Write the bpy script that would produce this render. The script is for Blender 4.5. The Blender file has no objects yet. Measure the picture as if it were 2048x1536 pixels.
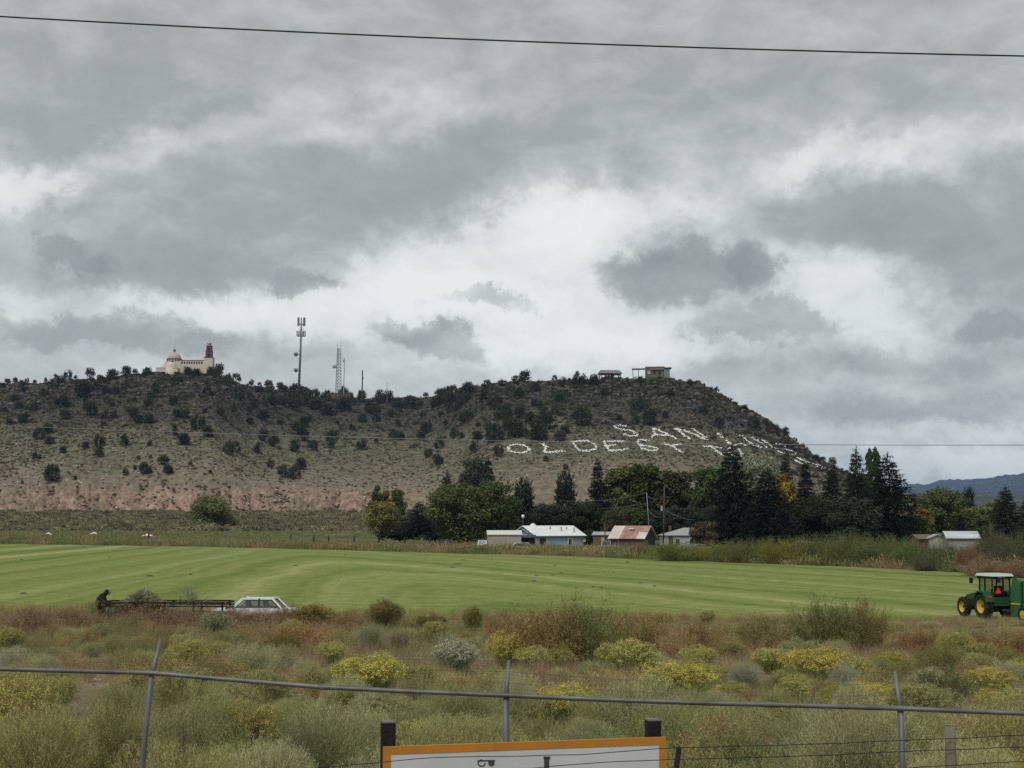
import bpy, math, numpy as np
from mathutils import Vector
PI = math.pi
rng = np.random.default_rng(11)
SC = bpy.context.scene
C = SC.collection
# ------------------------------------------------------------------ camera
H, F, CX, CY, HORIZON = 5.5, 2800.0, 1024.0, 768.0, 1041.0
TH = math.atan((HORIZON - CY) / F)
cd = bpy.data.cameras.new('camera'); cam = bpy.data.objects.new('camera', cd); C.objects.link(cam)
cd.sensor_width = 36.0; cd.lens = 36.0 * F / 2048.0; cd.clip_start = 0.1; cd.clip_end = 60000
cam.location = (0, 0, H); cam.rotation_euler = (PI / 2 + TH, 0, 0); SC.camera = cam

def ray(u, v):
    x, y = (u - CX) / F, (CY - v) / F
    return np.array([x, math.cos(TH) - y * math.sin(TH), math.sin(TH) + y * math.cos(TH)])
def at(u, v, Y):
    d = ray(u, v); k = Y / d[1]
    return np.array([d[0] * k, Y, H + d[2] * k])

# ------------------------------------------------------------------ sun and exposure
SUN_EL, SUN_AZ = math.radians(52), math.radians(205)      # azimuth from +Y towards +X: behind the viewer, to the left
sd = bpy.data.lights.new('sun', 'SUN'); sun = bpy.data.objects.new('sun', sd); C.objects.link(sun)
sd.energy = 1.5; sd.angle = math.radians(22); sd.color = (1.0, 0.97, 0.92)
sv = Vector((math.sin(SUN_AZ) * math.cos(SUN_EL), math.cos(SUN_AZ) * math.cos(SUN_EL), math.sin(SUN_EL)))
sun.rotation_euler = (-sv).to_track_quat('-Z', 'Y').to_euler()
vs = SC.view_settings
vs.view_transform = 'Standard'; vs.look = 'None'; vs.gamma = 1.0; vs.exposure = 0.5; vs.use_curve_mapping = False
SC.cycles.max_bounces = 5; SC.cycles.diffuse_bounces = 1; SC.cycles.glossy_bounces = 2; SC.cycles.transmission_bounces = 3
SC.cycles.transparent_max_bounces = 8; SC.cycles.volume_bounces = 0; SC.cycles.caustics_reflective = False; SC.cycles.caustics_refractive = False
SC.cycles.use_denoising = False

# ------------------------------------------------------------------ node helper
class NT:
    def __init__(s, tree): s.t = tree; s.N = tree.nodes; s.L = tree.links
    def n(s, typ, **kw):
        nd = s.N.new(typ)
        for k, v in kw.items(): setattr(nd, k, v)
        return nd
    def link(s, a, b): s.L.new(a, b)
    def math(s, op, a, b=None, c=None, clamp=False):
        nd = s.n('ShaderNodeMath', operation=op, use_clamp=clamp)
        for i, x in enumerate((a, b, c)):
            if x is None: continue
            if isinstance(x, (int, float)): nd.inputs[i].default_value = x
            else: s.link(x, nd.inputs[i])
        return nd.outputs[0]
    def vmath(s, op, a, b=None):
        nd = s.n('ShaderNodeVectorMath', operation=op)
        for i, x in enumerate((a, b)):
            if x is None: continue
            if isinstance(x, (tuple, list)): nd.inputs[i].default_value = x
            elif isinstance(x, (int, float)): nd.inputs['Scale'].default_value = x
            else: s.link(x, nd.inputs[i] if op != 'SCALE' or i == 0 else nd.inputs['Scale'])
        return nd.outputs[0] if op not in ('LENGTH', 'DOT_PRODUCT') else nd.outputs['Value']
    def comb(s, x, y, z):
        nd = s.n('ShaderNodeCombineXYZ')
        for i, q in enumerate((x, y, z)):
            if isinstance(q, (int, float)): nd.inputs[i].default_value = q
            else: s.link(q, nd.inputs[i])
        return nd.outputs[0]
    def noise(s, vec, scale, detail=3, rough=0.5, dist=0.0, dim='3D', out='Fac', lac=2.0):
        nd = s.n('ShaderNodeTexNoise', noise_dimensions=dim)
        if vec is not None: s.link(vec, nd.inputs['W' if dim == '1D' else 'Vector'])
        nd.inputs['Scale'].default_value = scale; nd.inputs['Detail'].default_value = detail
        nd.inputs['Roughness'].default_value = rough; nd.inputs['Distortion'].default_value = dist
        nd.inputs['Lacunarity'].default_value = lac
        return nd.outputs[out]
    def ramp(s, fac, stops, interp='LINEAR'):
        nd = s.n('ShaderNodeValToRGB'); cr = nd.color_ramp; cr.interpolation = interp
        while len(cr.elements) < len(stops): cr.elements.new(0.5)
        for e, (p, c) in zip(cr.elements, stops):
            e.position = p; e.color = (*c, 1) if not isinstance(c, (int, float)) else (c, c, c, 1)
        s.link(fac, nd.inputs[0]); return nd.outputs[0]
    def mix(s, fac, a, b, blend='MIX'):
        nd = s.n('ShaderNodeMix', data_type='RGBA', blend_type=blend)
        for sock, x in ((nd.inputs[0], fac), (nd.inputs[6], a), (nd.inputs[7], b)):
            if isinstance(x, (int, float)): sock.default_value = x
            elif isinstance(x, (tuple, list)): sock.default_value = (*x, 1)
            else: s.link(x, sock)
        return nd.outputs[2]
    def mrange(s, x, a, b, c=0.0, d=1.0, smooth=True):
        nd = s.n('ShaderNodeMapRange', interpolation_type='SMOOTHSTEP' if smooth else 'LINEAR')
        s.link(x, nd.inputs[0])
        for i, q in enumerate((a, b, c, d)): nd.inputs[i + 1].default_value = q
        return nd.outputs[0]

# ------------------------------------------------------------------ world: overcast cloud deck over a daylight sky
W = bpy.data.worlds.new('World'); SC.world = W; W.use_nodes = True
T = NT(W.node_tree); T.N.clear()
geo = T.n('ShaderNodeTexCoord').outputs['Generated']
sep = T.n('ShaderNodeSeparateXYZ'); T.link(geo, sep.inputs[0]); dx, dy, dz = sep.outputs
az = T.math('ARCTAN2', dx, dy); el = T.math('ARCSINE', dz)
zc = T.math('ADD', T.math('MAXIMUM', dz, 0.0), 0.13)
plane = T.comb(T.math('DIVIDE', dx, zc), T.math('DIVIDE', dy, zc), T.math('MULTIPLY', dz, 1.5))
ang = T.comb(az, el, 0.0)
# distortion of the angular coordinates, so that cloud edges are ragged
w1 = T.vmath('SUBTRACT', T.noise(ang, 15.0, 8, 0.70, out='Color'), (0.5, 0.5, 0.5))
wv = T.vmath('ADD', ang, T.vmath('MULTIPLY', w1, (0.12, 0.075, 0.0)))
big = T.noise(plane, 0.62, 5, 0.52, 0.25)
fine = T.noise(T.comb(T.math('MULTIPLY', az, 1.0), T.math('MULTIPLY', el, 1.9), 0.0), 17.0, 8, 0.60, 0.25)
val = T.math('ADD', T.math('MULTIPLY', T.math('SUBTRACT', big, 0.5), 0.40), T.math('MULTIPLY', T.math('SUBTRACT', fine, 0.5), 0.86))
val = T.math('ADD', val, 0.47)
def angle_of(u, v):
    d = ray(u, v); d = d / np.linalg.norm(d)
    return math.atan2(d[0], d[1]), math.asin(d[2])
# cloud masses of this sky: centre (u, v), width, height, tilt (degrees), weight (negative = thick and grey)
CL = [(900, 60, 3400, 330, 0, -.17), (560, 445, 760, 230, -18, -.25), (330, 545, 330, 110, -8, -.16), (120, 235, 620, 230, 8, -.22), (1000, 330, 640, 170, -8, -.20),
      (1360, 545, 330, 105, 0, -.47), (1320, 490, 170, 90, 0, -.30), (1500, 545, 130, 80, 10, -.35), (1590, 425, 430, 110, 12, -.31),
      (1930, 440, 420, 210, 10, -.27), (1980, 560, 220, 110, 30, -.2), (855, 672, 230, 66, 16, -.52), (970, 607, 190, 34, 4, -.48), (155, 508, 150, 62, 16, -.40),
      (610, 556, 150, 44, 6, -.40), (250, 662, 420, 76, 2, -.34), (1530, 652, 300, 70, 8, -.38), (2010, 640, 190, 46, 0, -.34),
      (1730, 730, 520, 60, 0, -.24), (1850, 825, 600, 46, 0, -.20), (640, 705, 300, 60, 0, -.18), (1700, 190, 800, 160, 4, -.12), (720, 200, 90, 46, 0, -.2), (170, 390, 180, 70, -20, -.28),
      (990, 500, 520, 130, -14, .42), (760, 610, 620, 90, -4, .34), (1180, 640, 420, 110, 0, .36), (1240, 430, 300, 110, 0, .30), (60, 365, 330, 60, -4, .40), (300, 285, 420, 50, -20, .22),
      (780, 215, 330, 90, -10, .22), (1690, 590, 260, 130, 30, .36), (1800, 300, 420, 80, 0, .22), (1640, 330, 300, 60, -8, .2), (1130, 700, 560, 60, 0, .30), (150, 600, 500, 46, 0, .26), (1950, 935, 420, 40, 0, .28), (1950, 870, 420, 26, 0, .16), (400, 610, 240, 60, -10, .2)]
sw = T.n('ShaderNodeSeparateXYZ'); T.link(wv, sw.inputs[0])
AZ = T.comb(sw.outputs[0], sw.outputs[0], sw.outputs[0]); EL = T.comb(sw.outputs[1], sw.outputs[1], sw.outputs[1])
def vma(a, b, c):
    nd = T.n('ShaderNodeVectorMath', operation='MULTIPLY_ADD')
    for i, x in enumerate((a, b, c)):
        if isinstance(x, (list, tuple)): nd.inputs[i].default_value = x
        else: T.link(x, nd.inputs[i])
    return nd.outputs[0]
SHARP = [c for c in CL if c[5] < -.31]; SOFT = [c for c in CL if c[5] >= -.31]
for lst, sharp in ((SHARP, True), (SOFT, False)):
    for i in range(0, len(lst), 3):          # three clouds at a time, one in each vector component
        A, B, Cc, D, E, G, amp = [], [], [], [], [], [], []
        for (u, v, w, h, rot, a) in (lst[i:i + 3] + [(0, -9000, 10, 10, 0, 0.0)] * 3)[:3]:
            ca, ce = angle_of(u, v); r = math.radians(rot); k = 0.53 if a < 0 else 0.64; sx, sy = F / (k * w), F / (k * h)
            A.append(math.cos(r) * sx); B.append(-math.sin(r) * sx); Cc.append(-(math.cos(r) * ca - math.sin(r) * ce) * sx)
            D.append(math.sin(r) * sy); E.append(math.cos(r) * sy); G.append(-(math.sin(r) * ca + math.cos(r) * ce) * sy); amp.append(a)
        qx = vma(EL, B, vma(AZ, A, Cc)); qy = vma(EL, E, vma(AZ, D, G))
        d2 = vma(qy, qy, T.vmath('MULTIPLY', qx, qx))
        if sharp: d2 = T.vmath('MULTIPLY', d2, d2)
        m = T.vmath('DIVIDE', (1, 1, 1), vma(d2, d2, (1, 1, 1)))
        val = T.math('ADD', val, T.vmath('DOT_PRODUCT', m, tuple(amp)))
lin = lambda *c: tuple(((x / 255 + 0.055) / 1.055) ** 2.4 if x > 10 else x / 255 / 12.92 for x in c)
val = T.math('MULTIPLY_ADD', val, 0.66, 0.32)
cloud = T.ramp(val, [(0.0, lin(138, 143, 144)), (0.22, lin(151, 156, 156)), (0.46, lin(168, 173, 172)), (0.63, lin(195, 200, 198)), (0.80, lin(226, 231, 228)), (1.0, lin(242, 246, 243))])
sky = T.n('ShaderNodeTexSky'); sky.sky_type = 'NISHITA'; sky.sun_disc = False
sky.sun_elevation = SUN_EL; sky.sun_rotation = SUN_AZ
skyc = T.vmath('SCALE', sky.outputs[0], 0.08)
col = T.mix(0.94, skyc, cloud)
bg = T.n('ShaderNodeBackground'); T.link(col, bg.inputs[0]); bg.inputs[1].default_value = 0.71
T.link(bg.outputs[0], T.n('ShaderNodeOutputWorld').inputs[0])
W.cycles.sampling_method = 'NONE'      # an even overcast needs no light map

# ------------------------------------------------------------------ materials
MATS = {}
def material(name, stops, scale=1.0, detail=4, rough=0.85, bump=0.0, bscale=None, metal=0.0, spec=0.3, coord='Object', stretch=(1, 1, 1)):
    if name in MATS: return MATS[name]
    m = bpy.data.materials.new(name); m.use_nodes = True; t = NT(m.node_tree)
    p = t.N['Principled BSDF']; p.inputs['Roughness'].default_value = rough; p.inputs['Metallic'].default_value = metal
    p.inputs['Specular IOR Level'].default_value = spec
    vec = t.n('ShaderNodeTexCoord').outputs[coord]
    if stretch != (1, 1, 1): vec = t.vmath('MULTIPLY', vec, stretch)
    if len(stops) == 1: stops = [(0.25, tuple(c * 0.8 for c in stops[0])), (0.75, tuple(c * 1.2 for c in stops[0]))]
    f = t.noise(vec, scale, detail, 0.6)
    t.link(t.ramp(f, stops), p.inputs['Base Color'])
    if bump:
        b = t.n('ShaderNodeBump'); b.inputs['Strength'].default_value = bump; b.inputs['Distance'].default_value = 0.05
        t.link(t.noise(vec, bscale or scale * 4, 3, 0.6), b.inputs['Height']); t.link(b.outputs[0], p.inputs['Normal'])
    MATS[name] = m; return m
def plain(name, c, rough=0.6, metal=0.0, scale=3.0, var=0.12, spec=0.3, bump=0.0):
    return material(name, [(0.25, tuple(x * (1 - var) for x in c)), (0.75, tuple(x * (1 + var) for x in c))], scale, 4, rough, bump, None, metal, spec)
def leafmat(name, lo=0.55, hi=1.45, trans=0.15, hue=0.05):
    """leaves: the object's own colour, varied leaf by leaf"""
    if name in MATS: return MATS[name]
    m = bpy.data.materials.new(name); m.use_nodes = True; t = NT(m.node_tree); t.N.clear()
    oi = t.n('ShaderNodeObjectInfo'); gi = t.n('ShaderNodeNewGeometry')
    k = t.mrange(gi.outputs['Random Per Island'], 0, 1, lo, hi, smooth=False)
    big = t.noise(t.n('ShaderNodeTexCoord').outputs['Object'], 2.6, 3, 0.6)
    k = t.math('MULTIPLY', k, t.mrange(big, 0.3, 0.7, 0.75, 1.25, smooth=False))
    c = t.vmath('SCALE', oi.outputs['Color'], k)
    hs = t.n('ShaderNodeHueSaturation'); t.link(c, hs.inputs['Color'])
    t.link(t.mrange(gi.outputs['Random Per Island'], 0, 1, 0.5 - hue, 0.5 + hue, smooth=False), hs.inputs['Hue'])
    d = t.n('ShaderNodeBsdfDiffuse'); tr = t.n('ShaderNodeBsdfTranslucent'); mx = t.n('ShaderNodeMixShader')
    mx.inputs[0].default_value = trans
    t.link(hs.outputs[0], d.inputs[0]); t.link(hs.outputs[0], tr.inputs[0]); t.link(d.outputs[0], mx.inputs[1]); t.link(tr.outputs[0], mx.inputs[2])
    t.link(mx.outputs[0], t.n('ShaderNodeOutputMaterial').inputs[0])
    MATS[name] = m; return m
def stuffmat(name, stops, trans=0.12):
    """scattered plants or stones: one random colour per plant, varied blade by blade"""
    if name in MATS: return MATS[name]
    m = bpy.data.materials.new(name); m.use_nodes = True; t = NT(m.node_tree); t.N.clear()
    oi = t.n('ShaderNodeObjectInfo'); gi = t.n('ShaderNodeNewGeometry')
    c = t.ramp(oi.outputs['Random'], stops)
    c = t.vmath('SCALE', c, t.mrange(gi.outputs['Random Per Island'], 0, 1, 0.65, 1.35, smooth=False))
    d = t.n('ShaderNodeBsdfDiffuse'); t.link(c, d.inputs[0]); out = d.outputs[0]
    if trans:
        tr = t.n('ShaderNodeBsdfTranslucent'); mx = t.n('ShaderNodeMixShader'); mx.inputs[0].default_value = trans
        t.link(c, tr.inputs[0]); t.link(out, mx.inputs[1]); t.link(tr.outputs[0], mx.inputs[2]); out = mx.outputs[0]
    t.link(out, t.n('ShaderNodeOutputMaterial').inputs[0])
    MATS[name] = m; return m

# ------------------------------------------------------------------ object helpers
def tag(o, label=None, cat=None, group=None, kind=None):
    for k, v in (('label', label), ('category', cat), ('group', group), ('kind', kind)):
        if v: o[k] = v
    return o
def link(name, data, parent=None, loc=None, rz=None, color=None):
    o = bpy.data.objects.new(name, data); C.objects.link(o); o.parent = parent
    if loc is not None: o.location = loc
    if rz is not None: o.rotation_euler = (0, 0, rz)
    if color is not None: o.color = (*color, 1)
    return o
def thing(name, label, cat, loc=(0, 0, 0), rz=0.0, group=None, scale=None):
    o = link(name, None, None, loc, rz); o.empty_display_size = 0.2
    if scale is not None: o.scale = scale
    return tag(o, label, cat, group)
def np_mesh(name, V, Q, mat=None, smooth=False):
    """V (n,3), Q (m,3|4) index array"""
    V = np.asarray(V, np.float32); Q = np.asarray(Q, np.int32)
    me = bpy.data.meshes.new(name); k = Q.shape[1]
    me.vertices.add(len(V)); me.vertices.foreach_set('co', V.ravel())
    me.loops.add(Q.size); me.loops.foreach_set('vertex_index', Q.ravel())
    me.polygons.add(len(Q)); me.polygons.foreach_set('loop_start', np.arange(0, Q.size, k, dtype=np.int32))
    if smooth: me.polygons.foreach_set('use_smooth', np.ones(len(Q), bool))
    me.update(calc_edges=True)
    if mat: me.materials.append(mat)
    return me
class MB:
    """collects boxes, bars, lathes and prisms into one mesh"""
    def __init__(s): s.V = []; s.Fc = []
    def add(s, V, Fs):
        b = len(s.V); s.V += [tuple(map(float, v)) for v in V]; s.Fc += [tuple(i + b for i in f) for f in Fs]; return s
    def box(s, c, d, rz=0.0, top=(1, 1)):
        cx, cy, cz = c; a, b, h = d[0] / 2, d[1] / 2, d[2] / 2; V = []
        for z, k in ((-h, (1, 1)), (h, top)):
            for x, y in ((-a, -b), (a, -b), (a, b), (-a, b)):
                x, y = x * k[0], y * k[1]
                V.append((cx + x * math.cos(rz) - y * math.sin(rz), cy + x * math.sin(rz) + y * math.cos(rz), cz + z))
        return s.add(V, [(3, 2, 1, 0), (4, 5, 6, 7), (0, 1, 5, 4), (1, 2, 6, 5), (2, 3, 7, 6), (3, 0, 4, 7)])
    def tube(s, pts, r, n=8, cap=True):
        pts = [Vector(p) for p in pts]; rs = r if isinstance(r, (list, tuple)) else [r] * len(pts); V, Fs = [], []
        for i, p in enumerate(pts):
            d = (pts[min(i + 1, len(pts) - 1)] - pts[max(i - 1, 0)]).normalized()
            a = d.cross(Vector((0, 0, 1)));  a = a.normalized() if a.length > 1e-3 else Vector((1, 0, 0)); b = d.cross(a)
            for k in range(n):
                t = 2 * PI * (k + 0.5) / n; V.append(p + (a * math.cos(t) + b * math.sin(t)) * rs[i])
        for i in range(len(pts) - 1):
            for k in range(n):
                Fs.append((i * n + k, i * n + (k + 1) % n, (i + 1) * n + (k + 1) % n, (i + 1) * n + k))
        if cap: Fs += [tuple(range(n))[::-1], tuple(range((len(pts) - 1) * n, len(pts) * n))]
        return s.add(V, Fs)
    def bar(s, p, q, w, h=None): return s.tube([p, q], (w if h is None else h) * 0.7071, 4)
    def lathe(s, prof, n=24, c=(0, 0, 0), axis='Z', a0=0.0, a1=2 * PI):
        V, Fs = [], []; full = abs(a1 - a0 - 2 * PI) < 1e-6; m = n if full else n + 1
        for r, z in prof:
            for k in range(m):
                t = a0 + (a1 - a0) * k / n; x, y = r * math.cos(t), r * math.sin(t)
                p = (x, y, z) if axis == 'Z' else ((z, x, y) if axis == 'X' else (x, z, y))
                V.append((p[0] + c[0], p[1] + c[1], p[2] + c[2]))
        for i in range(len(prof) - 1):
            for k in range(n): Fs.append((i * m + k, i * m + (k + 1) % m, (i + 1) * m + (k + 1) % m, (i + 1) * m + k))
        return s.add(V, Fs)
    def prism(s, poly, a, b, axis='Y'):
        """2D outline (first, up) extruded along axis from a to b"""
        n = len(poly); f = {'Y': lambda p, t: (p[0], t, p[1]), 'X': lambda p, t: (t, p[0], p[1]), 'Z': lambda p, t: (p[0], p[1], t)}[axis]
        V = [f(p, a) for p in poly] + [f(p, b) for p in poly]
        return s.add(V, [tuple(range(n)), tuple(range(n, 2 * n))[::-1]] + [(i, i + n, (i + 1) % n + n, (i + 1) % n) for i in range(n)])
    def slab(s, pts, th):
        """quad with thickness th along its normal"""
        p = [Vector(x) for x in pts]; nn = (p[1] - p[0]).cross(p[-1] - p[0]).normalized() * th; n = len(p)
        V = p + [x + nn for x in p]
        return s.add(V, [tuple(range(n))[::-1], tuple(range(n, 2 * n))] + [(i, (i + 1) % n, (i + 1) % n + n, i + n) for i in range(n)])
    def mesh(s, name, mat, smooth=False):
        me = bpy.data.meshes.new(name); me.from_pydata(s.V, [], s.Fc); me.materials.append(mat)
        if smooth:
            me.polygons.foreach_set('use_smooth', np.ones(len(me.polygons), bool))
        me.update(); return me
    def build(s, name, mat, parent=None, smooth=False, **kw): return link(name, s.mesh(name, mat, smooth), parent, **kw)
def scatter(name, P, S, R, I, protos, label, cat):
    """uncountable small plants or stones: one object that draws a few small meshes at many points"""
    me = bpy.data.meshes.new(name); P = np.asarray(P, np.float32); n = len(P)
    me.vertices.add(n); me.vertices.foreach_set('co', P.ravel())
    for nm, typ, dat, key in (('plant_scale', 'FLOAT_VECTOR', S, 'vector'), ('plant_turn', 'FLOAT_VECTOR', R, 'vector'), ('plant_pick', 'INT', I, 'value')):
        a = me.attributes.new(nm, typ, 'POINT'); a.data.foreach_set(key, np.asarray(dat, np.int32 if typ == 'INT' else np.float32).ravel())
    o = link(name, me); col = bpy.data.collections.new(name + '_pieces')
    for i, (pn, pm) in enumerate(protos):
        col.objects.link(bpy.data.objects.new('%s_%02d' % (pn, i) if False else 'piece%02d_%s' % (i, pn), pm))
    g = bpy.data.node_groups.new(name, 'GeometryNodeTree')
    g.interface.new_socket('Geometry', in_out='INPUT', socket_type='NodeSocketGeometry'); g.interface.new_socket('Geometry', in_out='OUTPUT', socket_type='NodeSocketGeometry')
    gi, go = g.nodes.new('NodeGroupInput'), g.nodes.new('NodeGroupOutput'); ip = g.nodes.new('GeometryNodeInstanceOnPoints'); ci = g.nodes.new('GeometryNodeCollectionInfo')
    ci.inputs['Collection'].default_value = col; ci.inputs['Separate Children'].default_value = True; ci.inputs['Reset Children'].default_value = True
    def na(nm, typ):
        q = g.nodes.new('GeometryNodeInputNamedAttribute'); q.data_type = typ; q.inputs['Name'].default_value = nm; return q.outputs['Attribute']
    g.links.new(gi.outputs[0], ip.inputs['Points']); g.links.new(ci.outputs[0], ip.inputs['Instance']); ip.inputs['Pick Instance'].default_value = True
    g.links.new(na('plant_pick', 'INT'), ip.inputs['Instance Index']); g.links.new(na('plant_turn', 'FLOAT_VECTOR'), ip.inputs['Rotation']); g.links.new(na('plant_scale', 'FLOAT_VECTOR'), ip.inputs['Scale'])
    g.links.new(ip.outputs[0], go.inputs[0])
    md = o.modifiers.new('scatter', 'NODES'); md.node_group = g
    return tag(o, label, cat, None, 'stuff')

# ------------------------------------------------------------------ terrain functions
_k = np.random.default_rng(3).normal(size=(24, 2)); _ph = np.random.default_rng(4).uniform(0, 6.28, 24)
def sn(x, y, L, n=8, o=0):
    """smooth noise of wavelength L, about -1..1"""
    x = np.asarray(x, float); y = np.asarray(y, float); r = 0
    for i in range(n): k = _k[(i + o) % 24]; r = r + np.sin((k[0] * x + k[1] * y) * 6.28 / L + _ph[(i + o) % 24])
    return r / math.sqrt(n) * 0.75
GY = np.array([-60, 2.5, 6, 9, 13, 20, 30, 40, 50, 60, 70, 80, 330, 350, 400, 480, 600, 700, 750, 900, 2000, 7000, 30000.])
GZ = np.array([3.9, 3.9, 3.2, 2.7, 2.1, 1.55, 1.0, .65, .35, .18, .06, -.06, -.06, .9, 1.6, 2.6, 5.3, 8.2, 10.4, 10.0, 6, 0, 0.])
def zg(x, y):
    x = np.asarray(x, float); y = np.asarray(y, float)
    z = np.interp(y, GY, GZ)
    a = np.clip((y - 12) / 10, 0, 1) * np.clip((82 - y) / 8, 0, 1)
    z = z + a * (0.10 * sn(x, y, 7) + 0.10 * sn(x, y, 19, o=5))
    z = z + 0.62 * np.exp(-(((x + 21.2) / 2.6) ** 2 + ((y - 73) / 4.5) ** 2))
    return z
def gnd(u, v):
    """where the ground is seen at this place of the view"""
    Y = np.concatenate([np.arange(9, 120, 0.25), np.arange(120, 900, 2.0)]); d = ray(u, v)
    z = H + d[2] / d[1] * Y; f = z - zg(d[0] / d[1] * Y, Y); i = np.argmax(f < 0)
    if f[i] >= 0: i = len(Y) - 1
    y = Y[i]; x = d[0] / d[1] * y
    return np.array([x, y, float(zg(x, y))])

# ground sheet
ys = np.concatenate([np.array([-60., -30, -10]), np.arange(-4, 90, 1.0), np.arange(90, 330, 12.), np.arange(330, 780, 10.), np.array([900, 1200, 2000, 4000, 7000, 12000, 30000.])])
ss = np.linspace(-1, 1, 161)
X = np.array([[s * (40 + abs(y) * 1.1) for s in ss] for y in ys]); Yg = np.repeat(ys[:, None], len(ss), 1)
V = np.stack([X, Yg, zg(X, Yg)], -1).reshape(-1, 3)
nr, nc = X.shape
idx = np.arange(nr * nc).reshape(nr, nc); Q = np.stack([idx[:-1, :-1], idx[:-1, 1:], idx[1:, 1:], idx[1:, :-1]], -1).reshape(-1, 4)
gm = bpy.data.materials.new('dry_ground'); gm.use_nodes = True; t = NT(gm.node_tree); p = t.N['Principled BSDF']; p.inputs['Roughness'].default_value = 0.95; p.inputs['Specular IOR Level'].default_value = 0.1
oc = t.n('ShaderNodeTexCoord').outputs['Object']; so = t.n('ShaderNodeSeparateXYZ'); t.link(oc, so.inputs[0])
near = t.ramp(t.noise(oc, 0.8, 6, 0.65), [(0.3, (.095, .078, .050)), (0.55, (.165, .135, .088)), (0.75, (.25, .21, .15))])
green = t.ramp(t.noise(oc, 0.05, 6, 0.65), [(0.3, (.055, .075, .022)), (0.6, (.085, .10, .035)), (0.8, (.12, .115, .05))])
tan = t.ramp(t.noise(oc, 0.06, 6, 0.65), [(0.3, (.11, .085, .052)), (0.6, (.17, .13, .085)), (0.8, (.22, .165, .115))])
c = t.mix(t.mrange(so.outputs[1], 76, 90), near, green)
c = t.mix(t.mrange(so.outputs[1], 410, 520), c, tan)
t.link(c, p.inputs['Base Color'])
tag(link('ground', np_mesh('ground', V, Q, gm, True)), kind='structure')

# mown hay field: a sheet just above the ground
fe = [(-2200, 1087), (-800, 1087), (0, 1087), (400, 1093), (700, 1100), (900, 1106), (1100, 1110), (1300, 1118), (1500, 1126), (1700, 1133), (1900, 1143), (2048, 1151), (2400, 1165)]
far = [np.array([ray(u, v)[0] / ray(u, v)[1] * (y := H * F / (v - HORIZON)), y]) for u, v in fe]
V = []; K = 24
for i, (f2) in enumerate(far):
    k0 = np.array([f2[0] * 0, 0]); u = fe[i][0]
    y0 = np.interp(u, [0, 900, 1500, 2048], [84, 80, 76, 73]); n2 = np.array([ray(u, 1200)[0] / ray(u, 1200)[1] * y0, y0])
    for k in range(K + 1): q = n2 + (f2 - n2) * k / K; V.append((q[0], q[1], 0.0 + 0.03 * float(sn(q[0], q[1], 60))))
n1 = K + 1; Q = [(i * n1 + k, (i + 1) * n1 + k, (i + 1) * n1 + k + 1, i * n1 + k + 1) for i in range(len(far) - 1) for k in range(K)]
fm = bpy.data.materials.new('mown_grass'); fm.use_nodes = True; t = NT(fm.node_tree); p = t.N['Principled BSDF']; p.inputs['Roughness'].default_value = 0.9; p.inputs['Specular IOR Level'].default_value = 0.15
oc = t.n('ShaderNodeTexCoord').outputs['Object']
ow = t.vmath('ADD', oc, t.vmath('SCALE', t.noise(oc, 0.03, 2, 0.5, out='Color'), 6.0))
d1 = t.math('ADD', t.vmath('DOT_PRODUCT', ow, (-.997, -.074, 0)), 50.0); d2 = t.vmath('DOT_PRODUCT', ow, (.92, .39, 0))
dd = t.math('SMOOTH_MAX', d1, d2, 26.0)
st = t.noise(t.math('ADD', dd, t.math('MULTIPLY', t.noise(oc, .12, 3, .6), 3.0)), 0.125, 2, 0.6, dim='1D'); st2 = t.noise(dd, 0.75, 1, 0.5, dim='1D')
mot = t.noise(t.vmath('MULTIPLY', oc, (1, 1, 1)), 0.55, 6, 0.7); fine = t.noise(oc, 3.5, 3, 0.7)
f = t.math('ADD', t.math('MULTIPLY', st, 0.86), t.math('MULTIPLY', st2, 0.20)); f = t.math('ADD', f, t.math('MULTIPLY', mot, 0.80)); f = t.math('ADD', f, t.math('MULTIPLY', fine, 0.80))
f = t.math('SUBTRACT', f, 0.83)
t.link(t.ramp(f, [(0.20, (0.079, 0.110, 0.017)), (0.42, (0.136, 0.172, 0.033)), (0.60, (0.194, 0.219, 0.060)), (0.85, (0.318, 0.314, 0.146))]), p.inputs['Base Color'])
b = t.n('ShaderNodeBump'); b.inputs['Strength'].default_value = 0.6; b.inputs['Distance'].default_value = 0.08; t.link(t.noise(oc, 5.0, 4, 0.7), b.inputs['Height']); t.link(b.outputs[0], p.inputs['Normal'])
tag(link('field', np_mesh('field', V, Q, fm, True)), kind='structure')

# ------------------------------------------------------------------ the mesa
CU = [-900, -500, -200, 0, 60, 130, 200, 300, 420, 450, 490, 560, 640, 720, 800, 860, 900, 950, 1000, 1060, 1130, 1200, 1260, 1310, 1360, 1400, 1440, 1470, 1500, 1540, 1580, 1620, 1660, 1700, 1760, 1850, 1950]
CV = [800, 790, 780, 772, 766, 760, 756, 746, 746, 756, 770, 782, 792, 797, 797, 793, 786, 775, 764, 761, 760, 759, 758, 756, 760, 767, 786, 804, 821, 844, 876, 904, 928, 948, 975, 1005, 1034]
YU = [-900, 0, 430, 600, 840, 980, 1300, 1450, 1600, 1800, 1950]; YC = [1080, 1030, 1005, 1230, 1240, 1010, 985, 960, 930, 880, 850]
BU = [-900, 0, 220, 280, 330, 440, 480, 560, 740, 800, 900, 1950]; BV = [975, 982, 990, 1004, 1010, 1004, 984, 974, 984, 990, 1005, 1022]   # top of the bare cut bank
def hill_rows(u):
    vc, yc, vb = np.interp(u, CU, CV), np.interp(u, YU, YC), np.interp(u, BU, BV)
    return vc, yc, min(vb, vc + 200) if vc < 1000 else vb
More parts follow.
